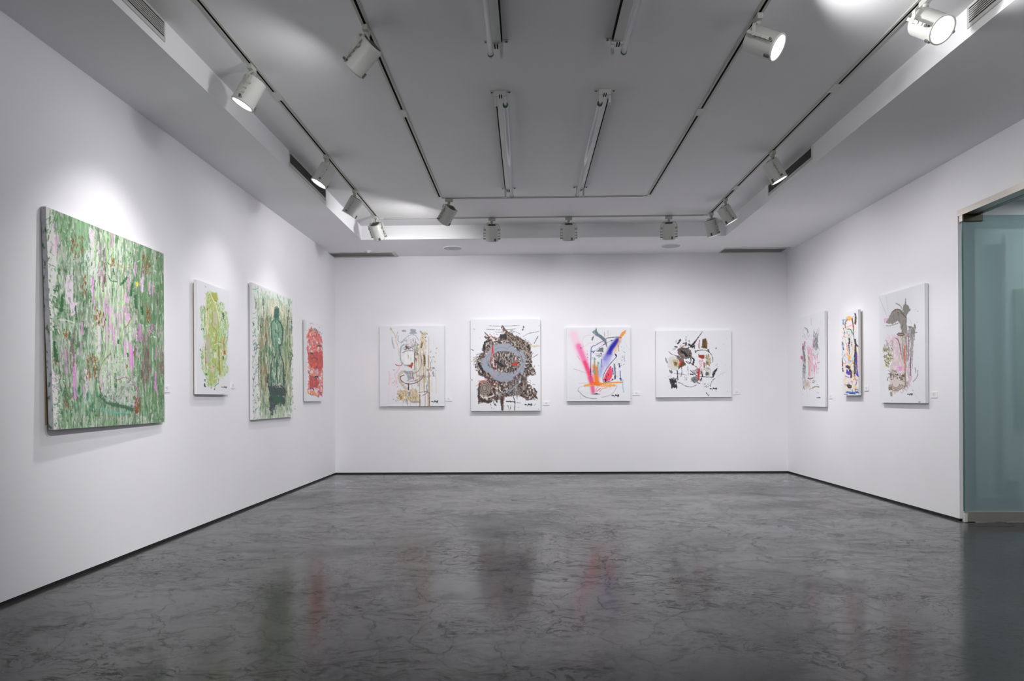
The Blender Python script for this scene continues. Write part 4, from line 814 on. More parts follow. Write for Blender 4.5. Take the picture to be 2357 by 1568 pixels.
    p.dots((400, 950, 480, 1220), 6, [rd], (8, 16)); p.dots((350, 300, 480, 440), 12, [(200, 60, 60), (226, 150, 160)], (5, 12)); p.line([(380, 370), (420, 400)], 34, (236, 222, 224), 0.8, 0.9); p.line([(960, 490), (1080, 485)], 26, (214, 196, 166), 0.85, 0.7, 0.15)
    # thin flung lines
    for pts, w in (([(350, 190), (560, 195), (790, 185)], 4), ([(310, 240), (560, 250), (740, 235)], 4), ([(540, 190), (610, 270), (700, 340), (830, 400)], 12), ([(640, 250), (720, 275), (800, 310)], 4), ([(840, 350), (930, 300), (1070, 275)], 5), ([(1060, 340), (1000, 450)], 8), ([(975, 655), (1055, 605)], 5), ([(940, 740), (1020, 890), (930, 900)], 8),
                   ([(90, 530), (125, 545)], 8), ([(440, 280), (560, 290)], 4), ([(690, 1190), (720, 1290), (715, 1410)], 9), ([(530, 1220), (540, 1400)], 36), ([(440, 1250), (460, 1290)], 22), ([(600, 1280), (720, 1290)], 18), ([(430, 1320), (445, 1340)], 16), ([(1020, 1320), (1000, 1340)], 5), ([(100, 960), (105, 980)], 7), ([(620, 1340), (640, 1410)], 6), ([(660, 1340), (655, 1390)], 5),
                   ([(740, 1300), (800, 1305)], 4), ([(960, 1150), (1040, 1240)], 22), ([(1000, 1100), (1030, 1150)], 20), ([(370, 1310), (376, 1340)], 6)):
        p.line(pts, w, p.R.choice([br, bk, (70, 54, 50)]), 0.9, 0.7)
    p.poly([(820, 1190), (960, 1190), (1000, 1250), (880, 1270)], br, 0.9, 12, 16, (18, 12, 0.4)); p.line([(640, 1150), (720, 1070), (800, 1010)], 12, (160, 166, 178), 0.85, 0.5); p.line([(450, 1180), (560, 1150), (660, 1120)], 9, (150, 156, 168), 0.8); p.poly([(780, 980), (806, 985), (800, 1015), (782, 1015)], (190, 204, 224), 0.9, 4, 6)
    p.dots((90, 180, 1080, 1400), 46, [bk, br], (3, 9), (0.6, 0.9)); p.dots((820, 200, 860, 290), 5, [bk], (8, 16)); p.dots((880, 940, 1010, 1060), 10, [br], (6, 12))
    p.scrawl(865, 1325, 1.3, w=7)

def art_neon(p):
    # pink and orange sprayed beams
    p.spray([(240, 240), (320, 480), (420, 700)], 170, (244, 184, 208), 0.55, 110); p.spray([(330, 450), (430, 700), (500, 880), (560, 1060)], 110, (238, 110, 168), 0.85, 80); p.spray([(440, 740), (510, 920), (560, 1080)], 60, (236, 60, 100), 0.85, 66); p.spray([(540, 1020), (570, 1150), (590, 1270)], 84, (232, 80, 130), 0.85, 70)
    p.spray([(620, 820), (640, 960), (655, 1100)], 88, (240, 124, 50), 0.95, 100); p.spray([(610, 700), (630, 800)], 60, (244, 190, 150), 0.6, 60)
    p.spray([(1040, 350), (930, 480), (880, 590)], 96, (24, 22, 160), 0.97, 80); p.spray([(880, 590), (820, 680)], 84, (70, 66, 190), 0.85, 100); p.spray([(830, 680), (740, 840), (700, 960)], 130, (160, 166, 226), 0.7, 100); p.spray([(900, 640), (840, 800)], 70, (176, 170, 226), 0.6, 70)
    p.poly([(1060, 290), (1120, 200), (1195, 155), (1180, 220), (1110, 300), (1060, 360)], (244, 146, 74), 0.95, 6, 12); p.spray([(1080, 340), (1040, 430), (990, 560)], 50, (246, 190, 140), 0.75, 44)
    p.line([(440, 1165), (560, 1150), (700, 1140), (830, 1160), (975, 1160)], 44, (246, 160, 84), 0.9, 0.5, 0.06); p.line([(560, 1120), (700, 1130)], 60, (232, 98, 50), 0.85, 0.4); p.line([(700, 1125), (880, 1115), (1000, 1108), (1110, 1108)], 26, (248, 150, 50), 0.97, 0.3); p.line([(640, 850), (650, 1000), (655, 1140)], 60, (238, 124, 44), 0.7, 0.4)
    p.dabs((730, 1150, 960, 1190), 10, [(250, 200, 150), (248, 170, 100)], (40, 90), (10, 20), 10, 15, (0.5, 0.8))
    # grey figure with pointed head on top
    p.poly([(575, 190), (640, 150), (648, 108), (662, 130), (660, 180), (690, 225), (740, 250), (790, 290), (830, 330), (840, 400), (855, 500), (830, 450), (790, 370), (700, 290), (650, 260), (600, 215)], (104, 114, 128), 0.95, 6, 12)
    p.poly([(590, 180), (635, 160), (650, 240), (620, 225)], (160, 168, 178), 0.8, 8, 10); p.dabs([(600, 170), (660, 180), (800, 310), (830, 400), (700, 290)], 30, [(80, 90, 104), (130, 150, 162), (100, 150, 160)], (16, 50), (5, 12), 40, 30, (0.5, 0.9))
    p.poly([(575, 290), (610, 262), (605, 310), (580, 355), (562, 330)], (100, 104, 114), 0.85, 6, 9); p.line([(830, 310), (930, 295), (1040, 290), (1100, 305)], 16, (112, 110, 118), 0.9, 0.7); p.line([(800, 200), (805, 270)], 12, (130, 132, 140), 0.7); p.line([(865, 170), (868, 280)], 14, (190, 192, 198), 0.7); p.line([(915, 210), (912, 270)], 12, (200, 202, 206), 0.6)
    # navy outline and dashes
    nv = (52, 46, 140)
    p.line([(770, 370), (720, 385), (650, 430), (570, 465), (555, 540), (550, 700), (545, 1000)], 11, nv, 0.9, 0.3); p.line([(545, 860), (548, 920)], 17, (30, 26, 120), 0.9); p.line([(600, 560), (680, 500), (790, 420), (930, 352), (1040, 330)], 5, (84, 76, 140), 0.85); p.dots((575, 545, 610, 575), 2, [nv], (22, 26)); p.dots((735, 575, 760, 600), 2, [nv], (18, 22)); p.line([(785, 425), (800, 415)], 16, (70, 66, 110))
    p.line([(920, 355), (938, 350)], 16, (60, 56, 110)); p.line([(985, 595), (1015, 615), (1010, 650), (950, 720), (880, 800), (810, 910), (770, 1010), (775, 1090), (820, 1100), (900, 1085), (945, 1060)], 11, (66, 50, 130), 0.92, 0.3); p.line([(990, 598), (1014, 640)], 18, (30, 30, 110), 0.9)
    p.line([(943, 850), (950, 960)], 17, (50, 40, 140), 0.9); p.line([(1060, 770), (1070, 830)], 20, (50, 44, 140), 0.85, 0.8); p.line([(1078, 900), (1080, 990), (1088, 1060)], 13, (60, 50, 160), 0.85, 0.7, 0.1); p.dots((1075, 1040, 1100, 1075), 3, [(40, 36, 140)], (16, 24)); p.dots((930, 1045, 950, 1080), 2, [(90, 70, 120)], (18, 24))
    # pink melon slice
    p.poly([(895, 812), (920, 812), (932, 900), (935, 1000), (890, 1070), (800, 1095), (775, 1060), (800, 980), (850, 890)], (238, 76, 104), 0.96, 5, 10); p.dots((795, 1045, 825, 1080), 3, [(30, 16, 30)], (20, 28)); p.line([(850, 945), (870, 965), (862, 990)], 9, (40, 20, 40)); p.line([(825, 990), (840, 1030)], 9, (60, 20, 40), 0.9, 0.9)
    # teal drips
    for x, y0, y1, w in ((620, 680, 940, 15), (680, 740, 930, 14), (595, 880, 925, 18), (575, 655, 670, 14), (625, 930, 950, 22), (735, 860, 930, 10)): p.line([(x, y0), (x - 2, (y0 + y1) / 2), (x, y1)], w, (70, 156, 166), 0.75, 0.6); 
    p.dots((610, 665, 632, 695), 2, [(70, 170, 170)], (20, 24)); p.dots((668, 730, 692, 760), 2, [(70, 170, 170)], (20, 24)); p.line([(745, 690), (748, 830)], 16, (96, 110, 134), 0.8, 0.7); p.poly([(655, 545), (720, 485), (775, 475), (780, 560), (700, 555)], (104, 106, 116), 0.92, 8, 10); p.poly([(635, 625), (700, 600), (760, 625), (700, 660)], (140, 144, 154), 0.85, 8, 10, (12, 14, 0.35))
    p.poly([(960, 770), (985, 770), (1000, 870), (998, 1000), (985, 1055), (972, 1050), (970, 900)], (104, 112, 128), 0.9, 8, 10); p.poly([(970, 1000), (1002, 980), (996, 1050), (975, 1055)], (52, 58, 90), 0.9, 5, 8); p.line([(1052, 430), (1058, 540)], 16, (140, 140, 140), 0.8, 0.6)
    # thin pink, red and grey contours
    for pts, w, c in (([(420, 440), (400, 360), (440, 280), (520, 250), (600, 255), (700, 290), (780, 370), (850, 500)], 5, (232, 176, 186)), ([(430, 460), (520, 400), (640, 390), (760, 430)], 5, (236, 180, 190)), ([(620, 590), (720, 590), (820, 610), (940, 615)], 6, (220, 120, 150)), ([(1000, 680), (1040, 800), (1045, 900), (1030, 1010)], 5, (234, 180, 190)), ([(230, 860), (330, 890), (420, 920), (480, 940)], 6, (226, 110, 130)),
                      ([(310, 630), (350, 690)], 7, (220, 110, 130)), ([(340, 580), (400, 480), (420, 440)], 6, (228, 130, 160)), ([(330, 1125), (480, 1120), (600, 1130)], 6, (240, 150, 160)), ([(300, 1180), (340, 1250), (480, 1290), (640, 1310), (780, 1290), (940, 1210)], 5, (240, 196, 204)), ([(640, 1250), (680, 1180), (740, 1150)], 9, (238, 90, 120)), ([(650, 1270), (690, 1240), (720, 1210)], 13, (226, 70, 120)), ([(705, 1270), (760, 1220), (840, 1200)], 8, (232, 90, 110)),
                      ([(315, 1250), (420, 1350), (540, 1390), (650, 1395)], 7, (60, 60, 74)), ([(320, 1230), (345, 1190), (400, 1180)], 5, (130, 132, 150)), ([(740, 1372), (850, 1350), (950, 1290), (1010, 1190), (1005, 1140)], 7, (146, 146, 176)), ([(1120, 310), (1180, 400), (1210, 470), (1250, 530)], 5, (206, 208, 216)), ([(500, 990), (640, 985), (740, 990), (840, 830)], 5, (226, 150, 180)), ([(1125, 1060), (1120, 1160), (1140, 1280)], 16, (140, 186, 222)), ([(350, 1350), (375, 1395)], 4, (160, 162, 180)), ([(545, 1000), (548, 1060)], 5, (120, 90, 150))):
        p.line(pts, w, c, 0.85, 0.5, 0.05)
    p.poly([(535, 1308), (620, 1305), (650, 1292), (680, 1308), (725, 1315), (650, 1325), (580, 1320)], (62, 64, 90), 0.92, 4, 8); p.dots((360, 480, 375, 500), 2, [(130, 70, 110)], (12, 16)); p.dots((480, 520, 500, 920), 14, [(200, 110, 150), (180, 90, 130)], (6, 12)); p.dots((1100, 640, 1180, 720), 8, [(110, 106, 170)], (6, 12)); p.dots((1080, 450, 1170, 840), 26, [(160, 162, 170), (120, 122, 130)], (6, 13), (0.4, 0.8)); p.dots((150, 700, 500, 1060), 10, [(206, 208, 220)], (6, 14), (0.4, 0.7))
    p.scrawl(925, 1335, 1.6, (20, 20, 24), 9)

def art_splash(p):
    bk = (36, 34, 38)
    p.poly([(490, 520), (560, 500), (640, 510), (740, 540), (760, 640), (700, 700), (600, 720), (540, 660), (490, 610)], (96, 90, 90), 0.96, 16, 20); p.dabs([(500, 520), (740, 540), (740, 690), (560, 700)], 60, [(60, 54, 56), (140, 132, 132), (110, 80, 74), (40, 34, 36), (160, 156, 156)], (24, 70), (6, 16), 20, 30, (0.4, 0.85))
    p.line([(570, 570), (620, 600), (665, 650)], 40, (26, 20, 22), 0.95, 0.6); p.line([(520, 600), (580, 640), (630, 690)], 26, (140, 120, 116), 0.8, 0.7); p.line([(510, 560), (530, 640)], 14, (150, 74, 60), 0.8, 0.8); p.line([(560, 490), (620, 460), (640, 430)], 16, (160, 84, 66), 0.8, 0.8); p.line([(655, 290), (650, 380), (660, 440)], 14, (150, 116, 116), 0.75, 0.8)
    p.poly([(440, 640), (540, 660), (620, 740), (620, 810), (540, 860), (500, 780)], (90, 74, 74), 0.85, 18, 18, (18, 20, 0.35)); p.poly([(500, 780), (560, 740), (640, 790), (640, 830), (560, 870), (500, 910), (490, 860)], (82, 62, 44), 0.9, 12, 14)
    p.poly([(340, 680), (400, 660), (480, 700), (540, 780), (500, 880), (460, 940), (380, 930), (300, 850), (290, 760)], (206, 202, 196), 0.85, 18, 22); p.poly([(400, 720), (490, 740), (520, 820), (480, 870), (420, 850), (400, 780)], (186, 166, 122), 0.8, 18, 16); p.poly([(412, 780), (450, 765), (485, 790), (470, 840), (425, 835)], (116, 88, 40), 0.93, 8, 10)
    p.dabs([(280, 720), (400, 660), (420, 900), (320, 900)], 34, [(226, 226, 226), (180, 176, 172), (206, 200, 190)], (20, 60), (6, 14), 30, 50, (0.4, 0.7)); p.poly([(330, 920), (380, 930), (400, 970), (370, 1000), (335, 950)], (90, 90, 94), 0.85, 10, 10); p.line([(525, 830), (545, 780), (570, 745)], 26, (226, 56, 44), 0.97, 0.6)
    p.line([(260, 700), (290, 780)], 26, (110, 110, 120), 0.75, 0.9, 0.2); p.line([(310, 1050), (350, 1030)], 18, (190, 190, 200), 0.7, 0.9)
    for pts, w in (([(320, 570), (370, 620), (450, 650), (520, 680)], 8), ([(500, 420), (545, 350)], 30), ([(440, 480), (480, 490)], 22), ([(600, 420), (660, 410), (640, 470)], 16), ([(650, 450), (700, 460), (690, 500), (740, 490)], 10), ([(700, 430), (760, 490), (810, 470)], 22), ([(720, 440), (800, 480)], 24), ([(960, 200), (890, 300), (820, 380), (760, 450)], 10), ([(890, 300), (820, 400)], 16), ([(820, 400), (750, 470)], 30), ([(800, 440), (810, 510)], 16),
                   ([(560, 500), (700, 515)], 10), ([(820, 560), (900, 550)], 8), ([(830, 590), (840, 570)], 22), ([(860, 560), (950, 545), (1050, 560), (1130, 630), (1160, 720), (1155, 780)], 10), ([(700, 640), (740, 700), (740, 780), (700, 800), (650, 770)], 13), ([(650, 760), (720, 780), (790, 830), (870, 880)], 9), ([(760, 680), (800, 740), (780, 820)], 26), ([(480, 930), (490, 1050), (490, 1110)], 18), ([(430, 990), (540, 1000), (650, 1020)], 7), ([(560, 860), (570, 960), (550, 1050)], 8),
                   ([(680, 860), (690, 1020)], 6), ([(740, 940), (800, 990), (860, 1040)], 14), ([(780, 930), (830, 1000)], 10), ([(730, 1000), (790, 1010)], 20), ([(860, 1040), (960, 1050), (1080, 1060), (1160, 1060), (1200, 990)], 13), ([(950, 960), (960, 1040)], 24), ([(940, 1080), (920, 1130)], 24), ([(860, 1160), (910, 1180)], 14), ([(490, 1150), (580, 1190), (620, 1220), (740, 1248), (850, 1205)], 8), ([(1195, 1085), (1140, 1140), (1105, 1240)], 9), ([(1160, 1050), (1165, 970), (1245, 890)], 12),
                   ([(1170, 1010), (1220, 930)], 34), ([(1025, 1350), (1070, 1410)], 10), ([(1070, 540), (1085, 580)], 24), ([(710, 370), (712, 385)], 16)):
        p.line(pts, w, bk, 0.93, 0.8, 0.05)
    p.line([(1240, 1050), (1340, 990), (1400, 960)], 5, (180, 180, 184), 0.8); p.line([(1210, 850), (1250, 810)], 9, (150, 150, 156), 0.7)
    p.dabs([(330, 1090), (470, 1090), (470, 1260), (380, 1260)], 60, [(28, 28, 30), (50, 50, 54), (70, 70, 74)], (16, 60), (8, 20), 80, 30, (0.7, 1)); p.poly([(370, 1110), (460, 1100), (455, 1180), (460, 1250), (380, 1250)], (36, 36, 40), 0.9, 16, 14, (22, 22, 0.35))
    p.poly([(750, 1060), (850, 1040), (900, 1080), (860, 1160), (790, 1160), (745, 1110)], (104, 104, 106), 0.9, 12, 16); p.dabs((750, 1050, 880, 1160), 20, [(70, 70, 72), (170, 170, 172)], (20, 50), (8, 16), 60, 50, (0.4, 0.8))
    p.poly([(965, 335), (1035, 335), (1060, 420), (1050, 520), (945, 500), (960, 420)], (96, 72, 36), 0.95, 8, 10); p.dabs((960, 340, 1050, 510), 22, [(70, 52, 26), (140, 116, 70)], (20, 60), (8, 16), 85, 10, (0.4, 0.8)); p.line([(905, 365), (898, 440), (900, 515)], 18, (146, 82, 66), 0.85, 0.9, 0.2)
    p.poly([(885, 615), (905, 640), (1000, 640), (998, 710), (950, 712), (888, 680)], (150, 52, 34), 0.96, 6, 9); p.dabs([(1020, 640), (1100, 640), (1120, 820), (1030, 830)], 46, [(134, 108, 54), (108, 84, 40), (190, 176, 140)], (20, 60), (6, 16), 80, 30, (0.7, 1)); p.dabs([(980, 780), (1110, 780), (1110, 1020), (990, 1020)], 40, [(150, 130, 90), (206, 200, 186), (110, 100, 80)], (20, 60), (6, 14), 80, 30, (0.5, 0.85)); p.poly([(1020, 960), (1080, 960), (1080, 1030), (1020, 1030)], (80, 72, 60), 0.85, 12, 12)
    p.dabs([(900, 740), (970, 740), (960, 870), (900, 880)], 26, [(214, 110, 130), (206, 80, 100), (236, 190, 196)], (14, 40), (5, 12), 110, 20, (0.5, 0.85)); p.line([(990, 790), (990, 880)], 14, (140, 60, 44), 0.8, 0.8)
    p.poly([(800, 920), (880, 890), (960, 900), (950, 1000), (860, 1010)], (120, 90, 94), 0.7, 18, 16, (16, 20, 0.4)); p.poly([(885, 895), (915, 895), (905, 1000), (905, 1120), (878, 1118), (870, 1000), (860, 970), (885, 950)], (196, 34, 30), 0.97, 5, 9)
    p.dots((600, 1040, 680, 1120), 8, [(150, 124, 74)], (8, 18)); p.dots((200, 160, 1450, 1400), 26, [(120, 120, 126), bk], (3, 8), (0.4, 0.8)); p.dots((1215, 505, 1255, 530), 3, [(120, 120, 124)], (10, 16)); p.line([(440, 300), (445, 400)], 5, (214, 214, 216), 0.7); p.dots((1000, 1170, 1100, 1260), 10, [bk], (6, 14)); p.line([(960, 1090), (990, 1280)], 3, (170, 160, 160), 0.7, 0.5, 0.3)
    p.dabs([(300, 400), (560, 350), (560, 500), (400, 640)], 12, [(60, 60, 62), (130, 130, 134)], (20, 60), (4, 10), 120, 20, (0.4, 0.8))
    p.scrawl(1100, 1275, 1.7, w=9)

def art_faded_pink(p):
    for reg, n, cols, L, W, ang in (([(190, 640), (250, 660), (260, 800), (250, 1040), (190, 1040), (200, 800)], 60, [(232, 182, 198), (226, 160, 184), (236, 206, 214)], (40, 120), (8, 18), 90), ([(260, 740), (330, 720), (340, 960), (260, 980)], 34, [(232, 176, 198), (214, 120, 166), (238, 206, 216)], (30, 80), (5, 12), 85), ([(265, 480), (335, 440), (330, 620), (260, 620)], 70, [(130, 132, 136), (110, 112, 116), (160, 162, 166)], (20, 60), (6, 14), 95),
                                     ([(270, 360), (330, 360), (330, 460), (270, 470)], 26, [(150, 152, 154), (120, 122, 124), (200, 200, 202)], (16, 40), (6, 12), 90), ([(110, 580), (150, 580), (150, 960), (110, 960)], 60, [(130, 134, 136), (160, 164, 166), (100, 96, 90)], (30, 80), (5, 12), 90), ([(105, 950), (150, 960), (140, 1200), (110, 1200)], 26, [(180, 182, 184), (150, 152, 154)], (40, 100), (5, 10), 90), ([(130, 1080), (220, 1080), (215, 1190), (130, 1200)], 34, [(206, 188, 174), (190, 168, 150), (220, 208, 198)], (20, 60), (8, 16), 90),
                                     ([(260, 620), (340, 620), (340, 740), (260, 740)], 20, [(190, 192, 194), (150, 152, 156)], (20, 50), (4, 8), 90), ([(190, 640), (210, 640), (210, 1000), (190, 1000)], 14, [(190, 156, 140), (206, 186, 170)], (60, 140), (5, 10), 90), ([(110, 420), (220, 420), (210, 470), (110, 470)], 12, [(150, 150, 146), (190, 188, 184)], (14, 40), (4, 8), 90)):
        p.dabs(reg, n, cols, L, W, ang, 8, (0.4, 0.8))
    for pts, w, c in (([(150, 330), (180, 350), (195, 400)], 11, (100, 84, 66)), ([(148, 330), (130, 360), (125, 420)], 5, (190, 184, 176)), ([(150, 520), (135, 580), (118, 640)], 14, (204, 60, 140)), ([(112, 600), (125, 660), (138, 720), (140, 830)], 10, (104, 88, 70)), ([(96, 740), (98, 770)], 24, (206, 60, 140)), ([(185, 1055), (215, 1062), (255, 1052)], 15, (96, 76, 60)), ([(250, 1195), (290, 1180), (335, 1185)], 15, (130, 104, 66)), ([(200, 1225), (230, 1210), (260, 1215)], 6, (140, 130, 116)),
                      ([(240, 190), (244, 290)], 9, (226, 180, 198)), ([(240, 430), (246, 520)], 8, (226, 180, 198)), ([(432, 150), (432, 200)], 8, (222, 150, 180)), ([(380, 230), (368, 290)], 7, (232, 206, 214)), ([(350, 330), (345, 440)], 7, (226, 150, 184)), ([(262, 540), (264, 600)], 9, (200, 90, 150)), ([(277, 860), (276, 960)], 8, (200, 80, 140)), ([(330, 830), (350, 822)], 16, (224, 120, 160)), ([(355, 640), (352, 650)], 8, (222, 150, 180)), ([(165, 1200), (166, 1340)], 5, (206, 206, 208)), ([(120, 1180), (130, 1220)], 11, (150, 112, 80)), ([(200, 740), (200, 780)], 14, (150, 130, 90)),
                      ([(275, 960), (276, 1050)], 5, (190, 150, 150)), ([(330, 1180), (340, 1190)], 12, (110, 84, 50))):
        p.line(pts, w, c, 0.8, 0.6, 0.05)
    p.dots((90, 480, 360, 1300), 60, [(214, 120, 160), (130, 130, 134), (150, 110, 90)], (4, 10), (0.4, 0.8)); p.dabs([(110, 860), (150, 860), (150, 980), (110, 980)], 20, [(70, 66, 66), (120, 120, 124)], (10, 26), (4, 9), 70, 40, (0.6, 0.9)); p.dots((430, 515, 440, 530), 1, [(120, 120, 124)], (7, 8)); p.dots((250, 1080, 340, 1140), 8, [(90, 90, 94), (206, 90, 120)], (6, 12))
    p.scrawl(308, 1345, 0.62, w=6)

def art_carnival(p):
    p.poly([(690, 250), (760, 190), (850, 180), (900, 280), (915, 600), (950, 1000), (960, 1310), (700, 1310), (720, 1000), (690, 760), (690, 500)], (232, 222, 214), 0.8, 12, 18)
    body = [(700, 330), (870, 300), (900, 600), (940, 1000), (950, 1290), (730, 1300), (720, 900), (690, 600)]
    cols = [(246, 200, 156), (176, 204, 220), (40, 36, 46), (232, 228, 226), (242, 174, 104), (70, 60, 170), (236, 224, 214)]
    p.dabs(body, 130, cols, (24, 80), (5, 13), 88, 14, (0.6, 0.95))
    for pts, w, c in (([(770, 200), (800, 190), (830, 205)], 34, (240, 180, 100)), ([(745, 330), (740, 270), (780, 225), (820, 220), (850, 260), (862, 340)], 16, (236, 166, 100)), ([(742, 340), (742, 270), (775, 220)], 8, (80, 60, 50)), ([(845, 210), (855, 300), (860, 430), (870, 520)], 12, (60, 50, 80)), ([(740, 335), (800, 320), (870, 290)], 8, (226, 100, 130)), ([(770, 360), (820, 370), (850, 440)], 12, (70, 120, 80)), ([(700, 230), (760, 222)], 12, (96, 166, 214)), ([(715, 230), (715, 290)], 20, (90, 160, 220)),
                      ([(845, 195), (870, 180), (890, 200), (880, 250)], 8, (120, 190, 220)), ([(884, 140), (900, 200)], 18, (34, 32, 38)), ([(895, 190), (890, 285)], 26, (44, 38, 40)), ([(905, 170), (905, 260)], 7, (246, 180, 100)), ([(700, 500), (740, 420), (800, 400), (860, 460), (880, 600), (870, 740), (820, 840), (750, 830), (705, 740), (700, 620)], 11, (156, 196, 220)), ([(720, 520), (760, 440), (820, 440), (850, 520), (855, 640), (830, 780)], 9, (246, 200, 150)),
                      ([(740, 560), (760, 480), (810, 470), (840, 560), (835, 700), (790, 790), (750, 760)], 9, (170, 206, 226)), ([(755, 560), (770, 640), (770, 740)], 8, (230, 110, 110)), ([(800, 500), (800, 570)], 20, (34, 30, 36)), ([(795, 600), (797, 720)], 12, (44, 40, 50)), ([(820, 600), (815, 700)], 16, (214, 222, 232)), ([(785, 730), (800, 770), (790, 800)], 26, (246, 170, 80)), ([(885, 520), (890, 600), (885, 700), (875, 850), (880, 1000)], 26, (36, 34, 42)),
                      ([(900, 580), (935, 630), (965, 680)], 14, (30, 28, 34)), ([(870, 820), (880, 900), (885, 1000)], 22, (84, 92, 62)), ([(905, 620), (920, 800), (935, 1000)], 14, (246, 196, 150)), ([(900, 700), (905, 900), (915, 1030)], 20, (66, 40, 180)), ([(760, 900), (800, 920)], 36, (50, 40, 60)), ([(815, 880), (815, 950)], 12, (226, 200, 70)), ([(765, 960), (780, 1000), (800, 1010)], 34, (86, 50, 190)), ([(755, 990), (800, 980)], 22, (70, 50, 170)),
                      ([(810, 950), (825, 1000), (820, 1060)], 22, (34, 32, 40)), ([(845, 960), (855, 1040), (870, 1060)], 14, (230, 190, 90)), ([(740, 1040), (790, 1060)], 10, (110, 90, 200)), ([(900, 1010), (930, 1050)], 22, (70, 56, 190)), ([(690, 540), (688, 600)], 11, (50, 60, 90)), ([(700, 560), (710, 620), (720, 660)], 9, (70, 90, 140)), ([(688, 780), (696, 830), (700, 890)], 18, (32, 30, 38)), ([(700, 920), (706, 970)], 14, (40, 38, 44)), ([(690, 850), (745, 855)], 7, (230, 90, 110)), ([(730, 860), (740, 1000)], 12, (248, 214, 180)),
                      ([(735, 1080), (750, 1160), (790, 1260)], 20, (248, 218, 190)), ([(865, 1170), (865, 1230)], 14, (226, 210, 110)), ([(860, 1090), (880, 1080), (900, 1110)], 16, (236, 130, 100)), ([(820, 1110), (840, 1130)], 14, (240, 140, 120)), ([(945, 870), (950, 1000)], 13, (130, 190, 226)), ([(940, 1040), (955, 1070)], 18, (140, 200, 230)), ([(760, 1272), (840, 1280), (900, 1285)], 26, (60, 110, 190)), ([(800, 1290), (880, 1298)], 16, (40, 60, 150)), ([(900, 1270), (950, 1285)], 16, (50, 70, 160)), ([(725, 1300), (770, 1305)], 10, (60, 90, 200)), ([(880, 1290), (950, 1300)], 10, (150, 206, 230)),
                      ([(735, 430), (720, 460)], 8, (240, 140, 180)), ([(880, 1230), (930, 1245)], 8, (130, 70, 90)), ([(720, 1165), (760, 1170)], 8, (70, 60, 60))):
        p.line(pts, w, c, 0.92, 0.5, 0.03)
    p.poly([(750, 1165), (800, 1158), (832, 1180), (825, 1215), (780, 1215)], (44, 40, 42), 0.96, 5, 8); p.line([(790, 1190), (812, 1192)], 10, (150, 120, 100))
    for x, y in ((800, 260), (735, 960), (840, 500), (870, 1150), (760, 1110), (930, 1180), (910, 1130), (780, 700)): p.line([(x, y - 14), (x + 4, y + 14)], 20, (234, 232, 234), 0.85, 0.8)
    p.dots((690, 200, 960, 1300), 50, [(226, 90, 120), (60, 60, 160), (236, 180, 100), (40, 40, 50)], (4, 10), (0.5, 0.9))

